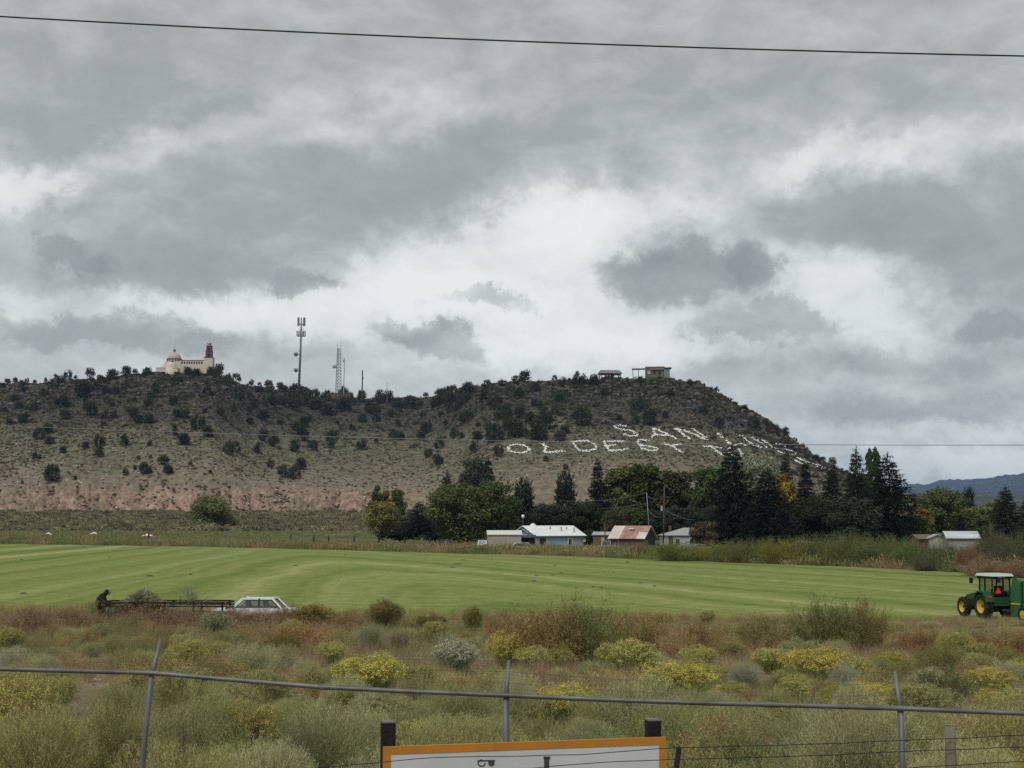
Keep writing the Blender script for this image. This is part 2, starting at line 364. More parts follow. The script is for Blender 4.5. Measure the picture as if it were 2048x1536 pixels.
def hill_noise(x, y):
    return 0.9 * sn(x, y, 55, o=2) + 0.55 * sn(x, y, 21, o=9) + 0.35 * sn(x, y, 9, o=4)
def hill_at(u, v):
    """point of the hillside seen at this place of the view"""
    vc, yc, vb = hill_rows(u); vt = v
    for _ in range(3):
        s = float(np.clip((vt - vb) / (vc - vb), 0, 1)); y = 768 + (yc - 768) * s ** (1 / 0.92)
        q = at(u, vb + (vc - vb) * s, y); q[2] += float(hill_noise(q[0], q[1])) * min(1, 0.3 + s)
        e = (q[2] - H) / q[1]; vp = CY - F * math.tan(math.atan(e) - TH)
        vt += v - vp
    return q
us = np.arange(-900, 1960, 5.0); NS = 110
sk = np.arange(1, NS + 1) / NS; led = np.clip((sk - 0.80) / 0.1, 0, 1) * np.clip((1.0 - sk) / 0.03, 0, 1)
gulv = sn(us, 0 * us, 26, 6) + 0.7 * sn(us, 0 * us + 40, 9, 6); b7 = np.arange(7) / 6
V = []
for u, gul in zip(us, gulv):
    vc, yc, vb = hill_rows(u); colv = []
    amp = np.interp(u, [-900, 250, 300, 440, 480, 760, 840, 1950], [1, 1, .3, .3, 1, 1, .2, .1])
    colv += [at(u, 1060, 716), at(u, 1036, 728)]
    bz = sn(u * 0.35 + 0 * b7, b7 * 9, 6)
    for s, nz in zip(b7, bz):
        q = at(u, 1027 + (vb - 1027) * s ** 0.8, 744 + 24 * s + amp * gul * 4.2 * math.sin(PI * s) * (1 - 0.5 * s))
        q[2] += amp * nz * 1.5 * math.sin(PI * s); colv.append(q)
    G = np.array([at(u, vb + (vc - vb) * s ** 0.92, 768 + (yc - 768) * s) for s in sk])
    G[:, 2] += hill_noise(G[:, 0], G[:, 1]) * np.minimum(1, 0.3 + sk) + led * 1.1 * sn(G[:, 0], G[:, 1] * 3, 16, o=7)
    colv += list(G); top = colv[-1]
    dys = np.array([8, 25, 70, 160, 350, 700.]); fz = np.array([1.0, .995, .985, .96, .85, .55]); k = 1 + dys / top[1]
    tail = np.stack([top[0] * k, top[1] * k, (top[2] - 2) * fz], 1); tail[:, 2] += 0.6 * sn(tail[:, 0], tail[:, 1], 90)
    colv += list(tail); V += colv; rows = len(colv)
V = np.array(V); nc = rows; nr = len(us); idx = np.arange(nr * nc).reshape(nr, nc)
Q = np.stack([idx[:-1, :-1], idx[1:, :-1], idx[1:, 1:], idx[:-1, 1:]], -1).reshape(-1, 4)
hm = bpy.data.materials.new('mesa_slope'); hm.use_nodes = True; t = NT(hm.node_tree); p = t.N['Principled BSDF']; p.inputs['Roughness'].default_value = 0.95; p.inputs['Specular IOR Level'].default_value = 0.1
oc = t.n('ShaderNodeTexCoord').outputs['Object']; so = t.n('ShaderNodeSeparateXYZ'); t.link(oc, so.inputs[0])
n1 = t.noise(oc, 0.02, 5, 0.6); n2 = t.noise(oc, 0.22, 6, 0.72); n3 = t.noise(oc, 0.6, 3, 0.7)
zz = t.math('ADD', so.outputs[2], t.math('MULTIPLY', t.math('SUBTRACT', n1, 0.5), 46.0))
grass = t.ramp(n2, [(0.3, (0.049, 0.046, 0.028)), (0.47, (0.105, 0.100, 0.061)), (0.6, (0.166, 0.151, 0.098)), (0.78, (0.268, 0.244, 0.177))])
rock = t.ramp(n2, [(0.3, (0.022, 0.020, 0.015)), (0.5, (0.057, 0.050, 0.037)), (0.66, (0.106, 0.092, 0.070)), (0.82, (0.188, 0.163, 0.131))])
bare = t.ramp(n2, [(0.28, (.085, .072, .048)), (0.46, (.16, .135, .093)), (0.62, (.225, .19, .14)), (0.8, (.34, .295, .235))])
c = t.mix(t.mrange(zz, 48, 92), grass, rock)
c = t.mix(t.mrange(zz, 22, 47), bare, c)
# the raw pink cut in the bank, steep faces only
bank = t.ramp(t.noise(t.vmath('MULTIPLY', oc, (1.0, .6, .7)), 0.30, 7, 0.75), [(0.30, (.075, .052, .036)), (0.42, (.19, .125, .088)), (0.54, (.31, .215, .16)), (0.70, (.46, .355, .285))])
c = t.mix(t.math('MULTIPLY', t.math('MULTIPLY', t.mrange(t.math('ADD', so.outputs[2], t.math('MULTIPLY', n1, 14.0)), 34, 25), t.mrange(so.outputs[0], -35, -65)), t.mrange(t.noise(oc, 0.055, 6, 0.75), 0.38, 0.53)), c, bank)
t.link(c, p.inputs['Base Color'])
b = t.n('ShaderNodeBump'); b.inputs['Strength'].default_value = 1.0; b.inputs['Distance'].default_value = 1.2; t.link(t.math('ADD', n2, t.math('MULTIPLY', n3, 0.5)), b.inputs['Height']); t.link(b.outputs[0], p.inputs['Normal'])
tag(link('hill', np_mesh('hill', V, Q, hm, False)), kind='structure')

# ------------------------------------------------------------------ far mountains and foothills
def range_mesh(name, su, sv, yc, yb, yback, mat, rough):
    us = np.arange(su[0], su[-1], 8.0); V = []; NR = 26; s = np.arange(NR + 1) / NR
    for u in us:
        top = at(u, np.interp(u, su, sv), yc); y = yb + (yc - yb) * s; x = top[0] * (1 - 0.25 * (1 - s))
        z = top[2] * s ** 1.1 * (1 + rough * 0.22 * np.sin(PI * s) * sn(x, y, yc * 0.06)) + rough * 9 * sn(x, y, yc * 0.006) * np.minimum(1, s * 2)
        V += list(np.stack([x, y, z], 1)) + [np.array([top[0], yback, 0.0])]
    nc = NR + 2; idx = np.arange(len(us) * nc).reshape(len(us), nc)
    Q = np.stack([idx[:-1, :-1], idx[1:, :-1], idx[1:, 1:], idx[:-1, 1:]], -1).reshape(-1, 4)
    return tag(link(name, np_mesh(name, V, Q, mat, True)), kind='structure')
mm = material('forested_mountain', [(0.32, (.010, .016, .012)), (0.55, (.022, .032, .022)), (0.72, (.075, .07, .05))], 0.004, 8, 0.95, 0, None, 0, 0.1)
range_mesh('mountains', [700, 1100, 1500, 1790, 1830, 1845, 1862, 1880, 1900, 1940, 1965, 1990, 2006, 2028, 2048, 2075, 2110, 2200, 2400, 3000], [992, 985, 976, 974, 967, 969, 966, 963, 959, 959, 957, 954, 949, 948, 953, 960, 957, 968, 955, 975], 10500, 6500, 14000, mm, 1.0)
fmat = material('scrub_foothill', [(0.30, (.022, .030, .020)), (0.52, (.045, .052, .034)), (0.66, (.09, .085, .06)), (0.74, (.30, .28, .25))], 0.012, 8, 0.95, 0, None, 0, 0.1)
range_mesh('foothills', [700, 1200, 1700, 1780, 1850, 1930, 2000, 2100, 2300, 3000], [1010, 1006, 1000, 998, 992, 985, 984, 986, 990, 995], 4200, 2600, 5600, fmat, 0.3)
# ================================================================== plants: leaf and twig meshes
LEAF = leafmat('leaf'); FLOWER = leafmat('flower', 0.7, 1.3, 0.15, 0.03); NEEDLE = leafmat('needle', 0.6, 1.4, 0.1, 0.04)
BARK = material('bark', [(0.3, (.035, .028, .022)), (0.7, (.11, .09, .07))], 6.0, 4, 0.9, 0.4)
def unit(a): return a / np.maximum(np.linalg.norm(a, axis=-1, keepdims=True), 1e-9)
def blades(P, D, L, Wd, r, tip=0.35):
    """one four-sided blade per row: from P along D, length L, width Wd"""
    n = len(P); L = np.broadcast_to(L, (n,))[:, None]; Wd = np.broadcast_to(Wd, (n,))[:, None]
    D = unit(D); S = unit(np.cross(D, r.normal(size=(n, 3)))) * Wd * 0.5
    V = np.stack([P - S * 0.55, P + S * 0.55, P + D * L * 0.62 + S, P + D * L + S * (tip - 1) * 0.4, P + D * L * 0.55 - S], 1)
    V = np.stack([V[:, 0], V[:, 1], V[:, 2], V[:, 3]], 1) if False else np.stack([P - S * 0.6, P + S * 0.6, P + D * L + S * tip, P + D * L - S * tip], 1)
    return V.reshape(-1, 3), np.arange(4 * n).reshape(n, 4)
def leaves(P, Nrm, size, r, aspect=0.6):
    """one flat leaf or leaf clump per row"""
    n = len(P); size = np.broadcast_to(size, (n,))[:, None]; N_ = unit(Nrm + r.normal(size=(n, 3)) * 0.55)
    A = unit(np.cross(N_, r.normal(size=(n, 3)))); B = np.cross(N_, A) * aspect
    V = np.stack([P - A * size * .5, P - B * size * .5 + A * size * .08, P + A * size * .5, P + B * size * .5 - A * size * .1], 1)
    return V.reshape(-1, 3), np.arange(4 * n).reshape(n, 4)
def join(parts):
    Vs, Qs, b = [], [], 0
    for V, Q in parts: Vs.append(V); Qs.append(Q + b); b += len(V)
    return np.concatenate(Vs), np.concatenate(Qs)
def stems(P0, P1, w, r, bend=0.12):
    """thin curved stems as two crossed strips of two pieces"""
    n = len(P0); M = (P0 + P1) / 2 + r.normal(size=(n, 3)) * bend * np.linalg.norm(P1 - P0, axis=1, keepdims=True) * 0.5
    out = []
    for a, b, wa in ((P0, M, w), (M, P1, w * 0.7)):
        S = unit(np.cross(b - a, r.normal(size=(n, 3)))) * wa * 0.5
        out.append((np.stack([a - S, a + S, b + S * .8, b - S * .8], 1).reshape(-1, 3), np.arange(4 * n).reshape(n, 4)))
    return join(out)

def mound_bush(seed, nst=420, flowers=True, leafy=9, hgt=0.95, ls=0.075, lumps=7, nf=8):
    """rounded shrub of many upright stems (radius about 1): foliage mesh and flower mesh"""
    r = np.random.default_rng(seed)
    aa = np.arange(lumps) * 2.4 + r.uniform(0, .7, lumps); rr0 = np.sqrt(r.uniform(.05, 1, lumps)) * .62; cen = np.stack([np.cos(aa) * rr0, np.sin(aa) * rr0, (.56 - .36 * rr0 + r.uniform(-.06, .08, lumps)) * hgt], 1)
    rad = r.uniform(.26, .46, lumps); k = r.integers(0, lumps, nst)
    d = r.normal(size=(nst, 3)); d[:, 2] = np.abs(d[:, 2]) * 1.1 + 0.05; d = unit(d)
    tip = cen[k] + d * (rad[k] * r.uniform(.88, 1.05, nst))[:, None]; tip[:, 2] = np.maximum(tip[:, 2], .04)
    base = np.stack([tip[:, 0] * .22, tip[:, 1] * .22, np.zeros(nst)], 1) + r.normal(size=(nst, 3)) * .04; base[:, 2] = -0.05
    parts = [stems(base, tip, .006, r)]
    m = nst * leafy; q = np.repeat(np.arange(nst), leafy); f = 1 - r.uniform(0, 1, m) ** 2.0 * .5
    P = base[q] + (tip[q] - base[q]) * f[:, None] + r.normal(size=(m, 3)) * .028
    D = unit(tip[q] - base[q]) + r.normal(size=(m, 3)) * .85 + np.array([0, 0, .2])
    parts.append(blades(P, D, r.uniform(.6, 1.3, m) * ls * 1.5, ls * .24, r))
    me = np_mesh('foliage', *join(parts), LEAF)
    fl = None
    if flowers:
        top = np.where(d[:, 2] > 0.12)[0]; top = top[:: (1 if nf > 4 else 3)]; q = np.repeat(top, nf); m = len(q)
        P = tip[q] + r.normal(size=(m, 3)) * np.array([.034, .034, .020]) + np.array([0, 0, .015])
        fl = np_mesh('flowers', *leaves(P, np.tile([0, 0, 1.0], (m, 1)) + d[q] * .6, r.uniform(.014, .032, m), r, .8), FLOWER)
    return me, fl
def brush_bush(seed, nb=70, per=46, hgt=1.0, spread=.75, ls=.055, bare=.0):
    """tall loose shrub of arching branches (half width about 1)"""
    r = np.random.default_rng(seed)
    a = r.uniform(0, 2 * PI, nb); rr = np.sqrt(r.uniform(0, 1, nb)); b0 = np.stack([np.cos(a) * rr * .35, np.sin(a) * rr * .35, np.zeros(nb) - .03], 1)
    hh = hgt * r.uniform(.5, 1.0, nb) * (1.06 - .58 * rr ** 1.5); tp = np.stack([np.cos(a) * rr * spread * 1.05, np.sin(a) * rr * spread * 1.05, hh], 1) + r.normal(size=(nb, 3)) * .09
    mid = b0 * .45 + tp * .55 + np.array([0, 0, .12]) + r.normal(size=(nb, 3)) * .03
    parts = [stems(b0, mid, .011, r), stems(mid, tp, .006, r)]
    q = np.repeat(np.arange(nb), per); m = len(q); f = r.uniform(bare, 1, m)[:, None]
    base = np.where(f < .55, b0[q] + (mid[q] - b0[q]) * f / .55, mid[q] + (tp[q] - mid[q]) * (f - .55) / .45)
    off = r.normal(size=(m, 3)) * (.045 + .07 * (1 - f)); P = base + off
    D = (tp[q] - b0[q]) * .5 + r.normal(size=(m, 3)) * .6
    parts.append(blades(P, D, r.uniform(.6, 1.5, m) * ls * 1.3, ls * .32, r))
    nt = nb * 5; q = np.repeat(np.arange(nb), 5); f = r.uniform(.5, 1, nt)[:, None]; s0 = mid[q] + (tp[q] - mid[q]) * (f - .4)
    parts.append(stems(s0, s0 + unit(tp[q] - b0[q] + r.normal(size=(nt, 3)) * .35) * r.uniform(.08, .2, nt)[:, None], .004, r))
    return np_mesh('foliage', *join(parts), LEAF), None
def juniper(seed, n=760, squat=1.0):
    """small rounded evergreen, height 1, half width about .42"""
    r = np.random.default_rng(seed); L = 20
    cz = r.uniform(.06, .82, L); wid = .42 * np.sin(PI * np.clip(cz * .72 + .27, 0, 1)) ** .8 * squat; a = r.uniform(0, 2 * PI, L)
    cen = np.stack([np.cos(a) * wid * .62, np.sin(a) * wid * .62, cz], 1); rad = r.uniform(.12, .21, L)
    k = r.integers(0, L, n); d = unit(r.normal(size=(n, 3))); P = cen[k] + d * (rad[k] * r.uniform(.55, 1.05, n))[:, None] * np.array([1, 1, 1.15]); P[:, 2] = np.maximum(P[:, 2], .02)
    lv = blades(P, d + np.array([0, 0, .55]), r.uniform(.07, .13, n), .055, r, .25)
    lf = leaves(P, d, r.uniform(.06, .11, n), r, .7)
    tr = stems(np.tile([0, 0, -.06], (6, 1)) + r.normal(size=(6, 3)) * .01, np.tile([0, 0, .45], (6, 1)), .05, r, .05)
    return np_mesh('juniper_tree', *join([lv, lf, tr]), NEEDLE)
def trunk_mesh(seed, h, rad, limbs=7, spread=.35, lo=.35):
    r = np.random.default_rng(seed); m = MB(); pts = [(0, 0, -.02)]; 
    for k in range(1, 6): pts.append((r.normal() * .012, r.normal() * .012, h * k / 5))
    m.tube(pts, [rad * (1 - .16 * k) for k in range(6)], 7)
    for k in range(limbs):
        z = h * r.uniform(lo, .95); a = r.uniform(0, 2 * PI); L = spread * r.uniform(.6, 1.1); e = (math.cos(a) * L, math.sin(a) * L, z + L * r.uniform(.5, 1.1))
        m.tube([(0, 0, z), (e[0] * .5, e[1] * .5, z + (e[2] - z) * .4), e], [rad * .5, rad * .32, rad * .12], 5)
    return m.mesh('trunk', BARK, True)
def broadleaf(seed, n=11000, shape='round', lump=56, ls=.038):
    """deciduous crown, height 1 and half width about .4 (poplar: .13)"""
    r = np.random.default_rng(seed)
    if shape == 'poplar': z = r.uniform(.06, .97, lump); w = .11 * np.sin(PI * np.clip(z * .9 + .08, 0, 1)) ** .6; rad = r.uniform(.045, .085, lump)
    elif shape == 'tall': z = r.uniform(.10, .94, lump); w = .27 * np.sin(PI * np.clip(z * .78 + .2, 0, 1)) ** .7; rad = r.uniform(.07, .14, lump)
    else: z = r.uniform(.12, .86, lump); w = .40 * np.sin(PI * np.clip(z * .82 + .14, 0, 1)) ** .75; rad = r.uniform(.10, .18, lump)
    a = np.arange(lump) * 2.4 + r.uniform(0, .8, lump); f = np.sqrt(r.uniform(.0, 1, lump)); cen = np.stack([np.cos(a) * w * f, np.sin(a) * w * f, z], 1)
    k = r.integers(0, lump, n); d = unit(r.normal(size=(n, 3))); rr = rad[k] * r.uniform(.35, 1.1, n) ** .6
    P = cen[k] + d * rr[:, None] * np.array([1, 1, .85]); P[:, 2] = np.maximum(P[:, 2], .03)
    return np_mesh('crown', *leaves(P, d + np.array([0, 0, .3]), r.uniform(.5, 1.4, n) * ls, r, .7), LEAF)
def spruce(seed, half=.24, nb=330, open_=0.0):
    """conifer crown, height 1: drooping branches in whorls, each hung with needle sprays"""
    r = np.random.default_rng(seed); parts = []
    z = np.sort(1 - r.uniform(0, 1, nb) ** .62 * .97); a = np.arange(nb) * 2.399 + r.normal(size=nb) * .3
    z = np.round(z * 26) / 26 + r.normal(size=nb) * .008
    L = half * (np.clip(1 - z, 0.02, 1) ** .8) * r.uniform(.72, 1.12, nb) + .012
    per = 16; q = np.repeat(np.arange(nb), per); m = len(q); f = r.uniform(.12, 1.0, m)
    dr = .10 * L[q] / half
    rad = L[q] * f; P = np.stack([np.cos(a[q]) * rad, np.sin(a[q]) * rad, z[q] - dr * (1.2 * f - f ** 2 * .75) + r.normal(size=m) * .004], 1)
    side = np.stack([-np.sin(a[q]), np.cos(a[q]), np.zeros(m)], 1) * (r.normal(size=m) * .022 * (1.2 - f))[:, None]; P += side
    D = np.stack([np.cos(a[q]), np.sin(a[q]), np.full(m, -.15)], 1) + r.normal(size=(m, 3)) * .45
    sz = r.uniform(.024, .046, m) * (1 - .35 * z[q])
    parts.append(blades(P, D, sz, sz * .42, r, .3))
    P2 = P - np.array([0, 0, .006]); parts.append(blades(P2, D * .5 + np.array([0, 0, -.55]), sz * .8, sz * .4, r, .3))
    cone = np.stack([np.zeros(12), np.zeros(12), np.linspace(.9, 1.0, 12)], 1); parts.append(blades(cone, r.normal(size=(12, 3)) * .4 + np.array([0, 0, 1.0]), .04, .012, r))
    e = np.stack([np.cos(a) * L * .95, np.sin(a) * L * .95, z - .05 * L / half], 1); b = np.stack([np.zeros(nb), np.zeros(nb), z], 1)
    parts.append(stems(b, e, .005, r, .04))
    return np_mesh('crown', *join(parts), NEEDLE)
TRUNK_C = trunk_mesh(5, .95, .016, 0); TRUNKS = [trunk_mesh(60 + i, .62, .022, 8, .26) for i in range(2)]; TRUNK_P = trunk_mesh(71, .9, .014, 5, .08)
JUN = [juniper(100 + i, 620 + 60 * (i % 3), (1.0, 1.25, .8, 1.1, .9, 1.35)[i]) for i in range(6)]
ROUND = [broadleaf(200 + i) for i in range(3)]; TALL = [broadleaf(210 + i, 10000, 'tall', 50) for i in range(3)]; POP = [broadleaf(220 + i, 5200, 'poplar', 60, .045) for i in range(2)]
SPR = [spruce(300, .24), spruce(301, .30), spruce(302, .22), spruce(303, .34, 240)]
RAB = [mound_bush(400 + i, 560 + 30 * i, True, 20, .95, .036, 10, 15) for i in range(4)]; SAGE = [mound_bush(420 + i, 700, False, 36, .85, .024, 13) for i in range(3)]; FLUFF = [mound_bush(430 + i, 420, True, 26, .95, .034, 9, 4) for i in range(2)]
BRU = [brush_bush(440 + i, 130 + 8 * i, 100, 1.0, .78, .034) for i in range(3)]; WIL = [brush_bush(450 + i, 150, 150, 1.0, .85, .032) for i in range(3)]

def tree(name, label, u, vb, vt, wpx, Y, kind, col, group=None, rz=None, zadd=0.0):
    """a tree that stands at depth Y, from vb (foot) to vt (top), wpx wide in the photograph's pixels"""
    h = (vb - vt) * Y / F; w = wpx * Y / F * {'round': 1.18, 'tall': 1.3, 'column': 1.25}.get(kind, 1.3)
    base = at(u, vb, Y); loc = (base[0], Y, base[2] + zadd)
    crown, trunk, hw = {'round': (ROUND, TRUNKS[0], .45), 'tall': (TALL, TRUNKS[1], .33), 'poplar': (POP, TRUNK_P, .16), 'spruce': (SPR[:1], TRUNK_C, .23), 'wide': (SPR[1:2], TRUNK_C, .29), 'slim': (SPR[2:3], TRUNK_C, .21), 'open': (SPR[3:4], TRUNK_C, .33), 'column': (JUN[2:3], TRUNK_C, .36)}[kind]
    col = tuple(c * (1.75 if kind in ('round', 'tall', 'poplar') else 1.3) for c in col)
    s = w / (2 * hw); k = int(abs(u * 7 + vt * 3)) % len(crown)
    o = thing(name, label, 'tree', loc, rng.uniform(0, 6.28) if rz is None else rz, group, (s, s, h))
    link('crown', crown[k], o, color=col); link('trunk', trunk, o)
    return o
def shrub(name, label, cat, loc, w, h, proto, col, fcol=None, group=None, rz=None):
    o = thing(name, label, cat, loc, rng.uniform(0, 6.28) if rz is None else rz, group, (w / 2, w / 2, h))
    link('foliage', proto[0], o, color=col)
    if proto[1] is not None and fcol is not None: link('flower_heads', proto[1], o, color=fcol)
    return o

# ================================================================== junipers on the mesa
def jzone(u, v):
    """where on the mesa a tree stands, in things one can find"""
    if v < np.interp(u, CU, CV) + 16: h = 'on the skyline'
    elif v < np.interp(u, CU, CV) + 60: h = 'just under the mesa rim'
    elif v > 905: h = 'low on the slope'
    else: h = 'halfway up the slope'
    for lim, nm in ((120, 'at the far west end'), (300, 'west of the domed chapel'), (395, 'below the chapel'), (500, 'below the chapel bell tower'), (640, 'near the antenna pole'), (800, 'near the lattice mast'), (990, 'in the saddle'), (1150, 'above the word OLDEST'), (1300, 'below the open pavilion'), (1420, 'below the stone lookout building'), (3000, 'on the steep east end')):
        if u < lim: return h, nm
ORD = []
NTH = 'first second third fourth fifth sixth seventh eighth ninth tenth eleventh twelfth thirteenth fourteenth'.split()
def ordinals():
    by = {}
    for lab, u, o in ORD: by.setdefault(lab, []).append((u, o))
    for lab, l in by.items():
        if len(l) > 1:
            for i, (u, o) in enumerate(sorted(l, key=lambda a: a[0])): o['label'] = lab + ', ' + NTH[min(i, 13)] + ' from left'
    ORD.clear()
def add_juniper(u, v, w, tall=None):
    q = hill_at(u, v); Y = q[1]; wm = w * .9 * Y / F; hm = wm * (tall or rng.uniform(.8, 1.1)); k = int(rng.integers(0, 6))
    s = wm / (2 * .43 * (1.0, 1.2, .82, 1.08, .92, 1.3)[k])
    size = 'tiny' if w < 12 else 'small' if w < 18 else 'middling' if w < 27 else 'large' if w < 38 else 'broad'
    hh, nm = jzone(u, v)
    g = rng.uniform(.8, 1.2); col = (.060 * g, .064 * g * rng.uniform(.92, 1.05), .034 * g)
    o = link('juniper_tree', JUN[k], None, (q[0], q[1], q[2] - .1), rng.uniform(0, 6.28), col); o.scale = (s, s, hm)
    lab = f'{size} dark juniper {hh} {nm}'
    tag(o, lab, 'tree', 'junipers ' + hh + ' ' + nm); ORD.append((lab, u, o))
JL = '''15,763,16 30,766,12 54,758,12 70,760,10 90,760,12 114,755,18 136,755,22 152,756,12 180,756,24 200,762,18 225,762,30 252,752,24 270,750,14 295,754,26 344,742,10 376,752,22 392,753,24 420,750,18 438,746,24 456,757,16 472,764,26 504,766,16
312,787,25 165,797,40 210,790,20 231,789,20 415,790,26 508,817,26 180,832,38 130,838,28 130,815,24 47,844,28 67,820,22 115,810,20 209,838,22 226,836,22 265,834,30 275,846,20 299,847,28 282,846,18 353,834,20 370,837,24 397,860,40 465,824,22 410,826,16 351,860,16 78,878,30 95,868,26 99,887,24 172,897,18 200,894,30 197,914,26 246,892,28 299,892,14 367,890,30 455,908,30 472,905,24 415,874,26 125,907,16 70,916,12 78,918,14 301,917,10 277,920,12 327,930,28 335,950,24 288,955,24 297,960,18 340,969,16 251,971,17 104,977,38 209,852,12 347,810,26 295,812,22 268,802,14 30,800,20 90,792,22 20,850,18 350,870,14 270,940,10 150,960,9 45,985,8 420,960,10 300,975,10 380,930,12
519,768,12 545,772,12 582,776,14 570,780,14 630,797,26 648,800,18 545,812,30 590,822,36 632,820,34 655,830,34 687,824,40 725,842,26 742,830,24 752,844,24 783,834,20 846,837,16 796,852,16 882,834,14 935,844,30 892,852,16 527,840,34 592,862,24 610,854,26 527,882,30 605,882,34 547,894,30 590,904,28 625,900,28 665,895,38 725,900,30 752,886,12 786,878,26 800,880,24 852,868,30 841,878,22 910,875,26 955,882,28 985,884,26 1003,880,24 957,854,16 950,904,30 878,899,26 857,914,24 872,932,36 995,914,30 517,907,26 542,937,20 565,954,30 590,957,34 601,939,28 705,860,18 480,800,22 500,845,18 440,830,20 560,850,16 700,800,20 820,812,22 760,805,26 620,840,14 675,850,12
1049,764,30 1030,768,20 1109,760,14 1139,762,10 1161,774,40 1188,774,26 1209,790,24 1254,764,13 1281,768,18 1379,770,16 1408,773,8 1164,850,50 1274,820,36 1301,850,36 1269,846,24 1239,842,16 1406,827,26 1439,852,24 1506,857,34 1489,822,16 1341,794,20 1079,817,20 1039,837,30 1091,857,44 1031,874,40 1049,874,24 1076,879,44 1120,882,30 1091,922,13 1131,940,14 1331,836,16 1060,845,26 1010,830,30 985,815,28 1015,860,26 1110,830,20 970,800,28 1130,868,24
1568,872,26 1606,894,12 1632,922,20 1645,924,16 1665,932,20 1693,936,10 1551,867,22 1546,892,14 1530,850,16 1470,812,12 1590,885,12 1720,962,14'''
JN = 0
for tok in JL.split():
    u, v, w = map(float, tok.split(',')); add_juniper(u, v, w); JN += 1
jr = np.random.default_rng(77)
for i in range(62):            # the belt of trees along the saddle rim
    u = jr.uniform(555, 985); vc = np.interp(u, CU, CV); add_juniper(u, vc + jr.uniform(1, 30), jr.uniform(13, 30))
for i in range(26):
    u = jr.uniform(900, 1140); vc = np.interp(u, CU, CV); add_juniper(u, vc + jr.uniform(10, 115), jr.uniform(14, 30))
for i in range(24):
    u = jr.uniform(0, 520); vc = np.interp(u, CU, CV); add_juniper(u, vc + jr.uniform(4, 60), jr.uniform(9, 22))

ordinals()
# ================================================================== trees round the town
DK, SPC, OL, GR, YE, PALE, BRN = (.018, .024, .016), (.011, .016, .012), (.050, .054, .018), (.028, .040, .014), (.125, .090, .018), (.085, .10, .065), (.045, .034, .022)
BLU = (.026, .038, .035); DK, SPC, GR, OL, PALE, BRN = [tuple(c * 1.35 for c in k_) for k_ in (DK, SPC, GR, OL, PALE, BRN)]
tree('cottonwood_tree', 'round lone cottonwood at the foot of the mesa beside the pink cut bank', 425, 1062, 986, 82, 520, 'round', (.085, .095, .036))
tree('young_cottonwood', 'loose yellowish olive tree at the west edge of the houses', 765, 1072, 1000, 66, 310, 'round', (.105, .10, .032))
tree('young_poplar', 'thin poplar rising behind the yellowish olive tree', 752, 1060, 972, 26, 318, 'tall', (.038, .045, .02))
tree('young_poplar', 'small green poplar between the olive tree and the blue spruce', 795, 1062, 980, 30, 322, 'tall', GR)
tree('autumn_sapling', 'orange leaved sapling against the pale cut bank', 772, 1050, 982, 22, 330, 'tall', (.10, .056, .024))
tree('blue_spruce', 'low broad blue spruce west of the houses', 838, 1066, 1004, 76, 300, 'wide', BLU)
tree('elm_tree', 'big olive green elm standing over the dark red pickup', 918, 1086, 962, 122, 285, 'round', (.055, .062, .022))
tree('spruce_tree', 'dark spruce behind the big elm', 893, 1070, 944, 62, 330, 'wide', DK)
tree('poplar_tree', 'grey green poplar with spiky top behind the elm', 938, 1060, 920, 44, 350, 'tall', (.040, .048, .030))
tree('poplar_tree', 'second spiky poplar just behind the elm', 957, 1060, 917, 40, 352, 'tall', (.036, .045, .026))
tree('spruce_tree', 'tall dark spruce between the poplars and the round elm', 977, 1060, 918, 50, 345, 'spruce', DK)
tree('elm_tree', 'dark round green tree behind the beige shed', 988, 1080, 953, 96, 292, 'round', GR)
tree('columnar_cedar', 'dark columnar cedar behind the pale blue mobile home', 1046, 1066, 961, 38, 300, 'column', DK)
tree('round_cedar', 'low rounded dark cedar behind the pale blue mobile home', 1095, 1068, 1003, 62, 295, 'round', DK)
tree('columnar_cedar', 'pointed dark cedar between the mobile home and the tall spruce', 1130, 1068, 948, 38, 300, 'column', DK)
tree('elm_tree', 'dark bushy tree left of the tall layered spruce', 1164, 1075, 1000, 80, 292, 'round', (.022, .030, .015))
tree('tall_spruce', 'tall layered spruce behind the brown shack', 1196, 1068, 921, 52, 305, 'slim', SPC)
tree('cottonwood_tree', 'yellow green cottonwood right of the tall layered spruce', 1240, 1066, 938, 74, 310, 'tall', OL)
tree('cottonwood_tree', 'broad green cottonwood behind the red and white roof', 1290, 1070, 930, 96, 312, 'tall', (.034, .045, .015))
tree('cottonwood_tree', 'brownish cottonwood behind the utility pole', 1350, 1070, 943, 90, 308, 'tall', (.038, .036, .018))
tree('dusty_shrub_tree', 'dusty brown bare bush behind the pink roof', 1230, 1075, 1017, 56, 290, 'round', (.05, .042, .026))
tree('elm_tree', 'dark green tree between the two cottonwoods and the huge spruce', 1416, 1075, 937, 72, 300, 'tall', GR)
tree('elm_tree', 'dark undergrowth tree behind the grey hip roof', 1370, 1080, 1008, 80, 285, 'round', DK)
tree('willow_tree', 'pale grey green willow rising behind the huge spruce', 1524, 1050, 905, 84, 330, 'round', PALE)
tree('willow_tree', 'pale willow half hidden left of the huge spruce', 1438, 1050, 925, 52, 335, 'round', PALE)
tree('huge_spruce', 'huge dark spruce beside the grey hip roofed house', 1468, 1094, 893, 128, 262, 'wide', SPC)
tree('broad_spruce', 'broad dark spruce in front with low skirts', 1538, 1092, 940, 118, 258, 'wide', SPC)
tree('spruce_tree', 'brownish spruce behind the yellow tree', 1573, 1065, 914, 56, 300, 'wide', (.020, .016, .012))
tree('yellow_cottonwood', 'bright yellow autumn cottonwood between dark spruces', 1568, 1070, 948, 64, 285, 'tall', YE)
